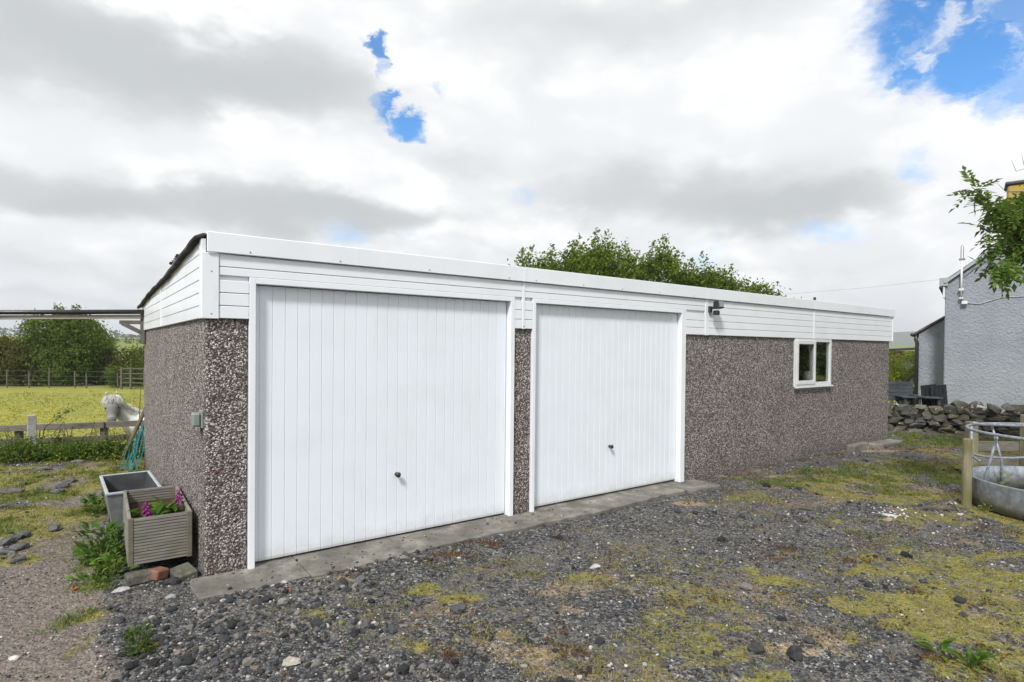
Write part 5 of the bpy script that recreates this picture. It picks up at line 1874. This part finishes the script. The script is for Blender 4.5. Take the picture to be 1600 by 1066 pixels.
for (lx, ly, hh, tilt, lb) in ((.34, .33, .23, .02, 'taller pink foxglove spike at the wall side of the planter'), (.145, .22, .17, -.03, 'shorter pink foxglove spike in the middle of the planter')):
    X, Y, _ = g2w(-.445 + lx, .27 + ly)
    fxg = thing('foxglove', lb, 'foxglove', (X, Y, .305), 0, 'foxgloves in the planter')
    MB().tube([(0, 0, 0), (tilt * .5, 0, hh * .5), (tilt, 0, hh)], [.006, .005, .003], 6).build('stem', 'green_stem', fxg)
    for k in range(20):
        t = k / 20
        a = k * 2.4
        zc = hh * (.45 + .55 * t)
        r0 = .028 * (1 - .6 * t)
        b = Vector((tilt * zc / hh + .004 * math.cos(a), .004 * math.sin(a), zc))
        e = b + Vector((math.cos(a) * r0 * 1.2, math.sin(a) * r0 * 1.2, -r0 * .9))
        V, F = [], []
        m = MB()
        m.tube([b, b.lerp(e, .5), e], [.003, .008 * (1 - .5 * t), .011 * (1 - .55 * t)], 6)
        o = m.build('bell', 'pink_petal', fxg, 0, True)
for (lx, ly, n, ln, hg, lb) in ((.14, .22, 34, .10, .10, 'low green leaves filling the near end of the planter'), (.27, .36, 36, .13, .10, 'broad foxglove leaves at the wall side of the planter'), (.13, .45, 26, .09, .06, 'mossy leaves halfway along the planter')):
    X, Y, _ = g2w(-.445 + lx, .27 + ly)
    weed('planter_weed', lb, 'weed', X, Y, n, ln, .13, hg, 'weed_leaf', z=.30, stems=4, aspect=.42)

# brambles and buttercups under the field fence
for k, (px, Yb, wx, hh, n, lb) in enumerate(((15, 8.4, .6, .34, 90, 'leafy nettles at the left edge under the fence'), (95, 8.6, .6, .30, 80, 'green bramble mound right of the concrete post'), (150, 8.7, .55, .34, 90, 'bramble mound below the pony'), (200, 8.8, .5, .28, 70, 'bramble mound at the foot of the leaning pole'), (60, 9.2, .7, .42, 80, 'bramble growing through the fence rails'))):
    p = at(px, 690, Yb)
    zb = fz(p.x, Yb)
    tree('bramble', lb, 'bramble', (p.x, Yb, zb), [(0, 0, hh * .22, wx, .38, hh * .42, 1), (wx * .4, 0, hh * .3, wx * .4, .25, hh * .6, .5)], int(n * 1.7), 20, .075, 'bramble_leaf', .044, .008, 'brambles under the field fence', 9, .6, .6, 'stem')
bt = MB()
for k in range(9):
    p = at(random.uniform(40, 200), 690, random.uniform(8.6, 9.3))
    q = p + Vector((random.uniform(-.5, .5), random.uniform(-.2, .1), 0))
    p.z = fz(p.x, p.y)
    bt.tube([p, p.lerp(q, .4) + Vector((0, 0, .25 + random.uniform(0, .25))), Vector((q.x, q.y, fz(q.x, q.y) + random.uniform(.1, .5)))], [.007, .006, .003], 5)
p, q = at(70, 668, 9.0), at(112, 637, 9.0)
bt.tube([(p.x - .1, p.y, fz(p.x, p.y)), p, q], [.009, .007, .004], 5)
tag(bt.build('bramble_stems', 'stem'), 'bare arching bramble stems over the field fence', kind='stuff')
brl = at(112, 636, 9.0)
leaf_ = leaf_mesh('bramble_spray', np.array([at(px, py, 9.0) for px, py in [(112 - 42 * t + random.gauss(0, 3), 637 + 31 * t + random.gauss(0, 2.5)) for t in np.linspace(0, .6, 40)]]), rng.uniform(.03, .06, 40), 'bramble_leaf')
tag(leaf_, 'leafy bramble shoot sticking up over the fence rail', kind='stuff')

# ------------------------------------------------------------------ what covers the ground
def scatter(n, y0=2.3, y1=12.5, power=1.6):
    out = []
    tot = 0
    while tot < n:
        Y = rng.uniform(y0, y1, n * 2)
        X = rng.uniform(-1, 1, n * 2) * (.95 * y1 + .6)
        k = (np.abs(X) < .95 * Y + .6) & (rng.uniform(0, 1, n * 2) < (y0 / Y) ** power)
        gx, gy = w2g(X, Y)
        k &= ~((gx > -.02) & (gx < GL + .02) & (gy > -.0) & (gy < GD))
        k &= ~((gx > -.5) & (gx < -.02) & (gy > .25) & (gy < 2.6))
        out.append(np.stack([X[k], Y[k]], -1))
        tot += k.sum()
    return np.concatenate(out)[:n]


def on_apron(P):
    gx, gy = w2g(P[:, 0], P[:, 1])
    return (gx > -.10) & (gx < 5.64) & (gy > -.37) & (gy < .1)


COARSE = [(330, 990, .9, .4, 1), (450, 930, .6, .3, 1), (250, 1050, .5, .3, 1), (560, 870, .6, .22, 1), (650, 840, .5, .22, .9), (780, 815, .4, .2, .8), (300, 905, .3, .2, .9), (600, 1060, .9, .2, .9), (850, 1060, .7, .15, .6),
          (1320, 785, .6, .15, .7), (1200, 755, .6, .2, .7), (1420, 730, .9, .3, .7), (20, 845, .35, .4, 1), (100, 760, .2, .3, .9), (20, 765, .4, .3, .7)]

P = scatter(80000, power=1.9)
M = masks(P[:, 0], P[:, 1])
co = blobs(P[:, 0], P[:, 1], COARSE, 71)
keep = (M['field'] < .3) & (rng.uniform(0, 1, len(P)) > M['path'] * .55) & (rng.uniform(0, 1, len(P)) > .75 * np.maximum(np.maximum(M['moss'], M['green']), M['straw'] * .8))
ap = on_apron(P)
keep &= ~ap | (rng.uniform(0, 1, len(P)) < .07)
P, co, ap, pm = P[keep], co[keep], ap[keep], M['path'][keep]
rad = np.clip(rng.lognormal(math.log(.0055), .45, len(P)), .003, .02) * (1 + .25 * co) * (1 - .35 * pm)
rad *= .85 + .035 * P[:, 1]
z = np.where(ap, .002, zground(P[:, 0], P[:, 1])) + rad * .22
pebbles('gravel', np.column_stack([P, z]), rad, 'gravel', False, .7, label='dark crushed stone gravel covering the yard', shift=.12 * pm)

P = scatter(15000, power=1.5)
M = masks(P[:, 0], P[:, 1])
co = blobs(P[:, 0], P[:, 1], COARSE, 71)
keep = (M['field'] < .3) & (rng.uniform(0, 1, len(P)) < .03 + .62 * co) & (M['path'] < .5) & ~on_apron(P)
P, co = P[keep], co[keep]
rad = np.clip(rng.lognormal(math.log(.0155), .42, len(P)), .008, .048)
z = zground(P[:, 0], P[:, 1]) + rad * .30
pebbles('coarse_gravel', np.column_stack([P, z]), rad, 'gravel', True, .72, label='larger dark lumps of loose tarmac and stone heaped in the yard', shift=-.08)


def blades(name, P, per, hgt, wid, spread, mat, label, lean=.8, z=None):
    n = len(P) * per
    c = np.repeat(P, per, 0) + rng.normal(0, spread, (n, 2))
    zb = (zground(c[:, 0], c[:, 1]) if z is None else z) - .002
    a = rng.uniform(0, 6.283, n)
    h = hgt * rng.lognormal(0, .35, n) * (.75 + .05 * c[:, 1])
    ln = lean * np.abs(rng.normal(0, 1, n)) * h
    wd = wid * rng.uniform(.6, 1.3, n) * (.7 + .075 * c[:, 1])
    dx, dy = np.cos(a), np.sin(a)
    B = np.column_stack([c, zb])
    s = np.column_stack([-dy, dx, np.zeros(n)]) * wd[:, None] / 2
    mid = B + np.column_stack([dx * ln * .4, dy * ln * .4, h * .62])
    tip = B + np.column_stack([dx * ln, dy * ln, h * (1 - .12 * rng.uniform(0, 1, n))])
    V = np.stack([B - s, B + s, mid + s * .7, tip, mid - s * .7], 1)
    b = (np.arange(n) * 5)[:, None]
    F = np.concatenate([b + np.array([[0, 1, 2]]), b + np.array([[0, 2, 4]]), b + np.array([[4, 2, 3]])], 0)
    r = np.repeat(np.clip(.5 + np.repeat(rng.normal(0, .2, len(P)), per) + rng.normal(0, .15, n), 0, 1), 5)
    return tag(link(name, arrays(name, V.reshape(-1, 3), F, {'rnd': r}), mat), label, kind='stuff')


def pick(P, key, thr=.5, fine=18, seed=5, lim=.5):
    M = masks(P[:, 0], P[:, 1])
    n = fbm(P[:, 0], P[:, 1], fine, 3, seed)
    ok = (M[key] * sst(.36, .62, n) > rng.uniform(.04, lim + .2, len(P))) & (M['field'] < .5) & ~on_apron(P)
    return P[ok]


A = scatter(90000, power=1.2)
blades('moss', pick(A, 'moss', fine=16)[:24000], 5, .012, .0042, .010, 'moss_blade', 'yellow green moss and stunted grass in patches on the gravel', 1.2)
A = scatter(80000, power=.8)
blades('grass', pick(A, 'green', fine=12)[:11000], 6, .026, .006, .022, 'grass_blade', 'green grass growing along the garage and the verges', .9)
A = scatter(70000, power=1.4)
blades('dry_grass', pick(A, 'straw', fine=12)[:9000], 5, .010, .0038, .016, 'straw_blade', 'straw coloured dead grass on the gravel', 2.2)
A = scatter(60000, power=1.3)
q = pick(A, 'brown', fine=10)[:2600]
q = np.repeat(q, 3, 0) + rng.normal(0, .02, (len(q) * 3, 2))
tag(leaf_mesh('dead_weeds', np.column_stack([q, zground(q[:, 0], q[:, 1]) + rng.uniform(.002, .02, len(q))]), rng.uniform(.012, .03, len(q)), 'brown_leaf', None, up=.6, aspect=.45), 'rust brown dead weeds lying on the gravel', kind='stuff')

# pasture
X = rng.uniform(-20, -2.8, 26000)
Y = 9.0 + 15 * rng.uniform(0, 1, 26000) ** 2.2
k = (X < -.40 * Y) & (X > -1.0 * Y - .5)
P = np.column_stack([X, Y])[k]
P = P[masks(P[:, 0], P[:, 1])['field'] > .5]
blades('pasture_grass', P, 2, .022, .010, .03, 'field_blade', 'short grazed grass of the pony field', 1.3)
q = []
for k in range(46):
    Y = 10.5 + 15 * random.random()
    X = -Y * random.uniform(.60, .95)
    q.append(np.column_stack([X + rng.normal(0, .10, 22), Y + rng.normal(0, .08, 22)]))
q = np.concatenate(q)
tag(leaf_mesh('pasture_weeds', np.column_stack([q, zground(q[:, 0], q[:, 1]) + rng.uniform(.01, .10, len(q))]), rng.uniform(.03, .07, len(q)), 'bramble_leaf', None, up=.5, aspect=.3), 'dark weed tufts dotted over the pony field', kind='stuff')


def flowers(name, pts, size, label):
    pts = np.asarray(pts)
    n = len(pts)
    P = np.repeat(pts, 4, 0)
    a = np.tile(np.arange(4) * math.pi / 2, n)
    d = np.column_stack([np.cos(a), np.sin(a), np.full(4 * n, .15)])
    V, F, r = leaf_arrays(P, np.full(4 * n, size), up=.35, aspect=.9, fold=.02)
    return tag(link(name, arrays(name, V, F, {'rnd': r}), 'yellow_petal'), label, kind='stuff')


pts = []
for k in range(95):
    px, Yb = random.uniform(20, 228), random.uniform(7.6, 8.9)
    p = at(px, 700, Yb)
    pts.append((p.x, Yb, fz(p.x, Yb) + random.uniform(.05, .30)))
for k in range(14):
    X, Y = onground(random.uniform(1190, 1300), random.uniform(735, 755))
    pts.append((X, Y, fz(X, Y) + random.uniform(.04, .10)))
flowers('buttercups', pts, .012, 'yellow buttercups in the verge under the field fence')
pts = []
for k in range(420):
    Y = random.uniform(13, 19)
    X = -Y * random.uniform(.78, .93)
    pts.append((X, Y, fz(X, Y) + .05))
flowers('pasture_buttercups', pts, .022, 'yellow buttercups spread in the pony field')

# white pebbles spilt near the shard
P = np.array([onground(random.gauss(1408, 26), random.gauss(800, 5)) for _ in range(30)])
V_ = pebbles('white_pebbles', np.column_stack([P, zground(P[:, 0], P[:, 1]) + .008]), rng.uniform(.006, .013, len(P)), None, True, .8, label='scatter of small white pebbles on the mossy gravel')
material('white_pebble', m_rock((.62, .61, .58), (.5, .49, .46)), .7, .3)
V_.data.materials.append(MATS['white_pebble'])
for (x0, y0, x1, y1, r_, lb) in ((1425, 792, 1500, 795, .008, 'long thin dead stick lying before the cream shard'), (1470, 768, 1500, 797, .010, 'forked dead stick leaning by the wooden post'), (1236, 794, 1268, 795, .012, 'short weathered stick on the moss below the window')):
    a, b = onground(x0, y0), onground(x1, y1)
    a, b = Vector((*a, fz(*a) + .025)), Vector((*b, fz(*b) + .012))
    if 'forked' in lb:
        a.z += .09
    m = MB().tube([a, a.lerp(b, .5) + Vector((0, .02, .012)), b], [r_ * .6, r_, r_ * .7], 6)
    if 'forked' in lb:
        m.tube([a.lerp(b, .6), a.lerp(b, .6) + Vector((.22, .05, .08))], [r_ * .7, r_ * .3], 5)
    tag(m.build('stick', 'wood_dark', None, 0, True), lb, 'stick')

# the air
hzm = bpy.data.materials.new('haze_air')
hzm.use_nodes = True
t = NT(hzm.node_tree)
pv_ = t.n('ShaderNodeVolumePrincipled', {'Color': (.86, .90, .96), 'Density': .0006, 'Anisotropy': .2})
t.n('ShaderNodeOutputMaterial', {'Volume': pv_})
hb = MB().box(-1640, 1640, -1640, 1640, -12, 75).build('haze', None)
hb.data.materials.append(hzm)
tag(hb, 'thin pale air between the yard and the far hills', kind='stuff')
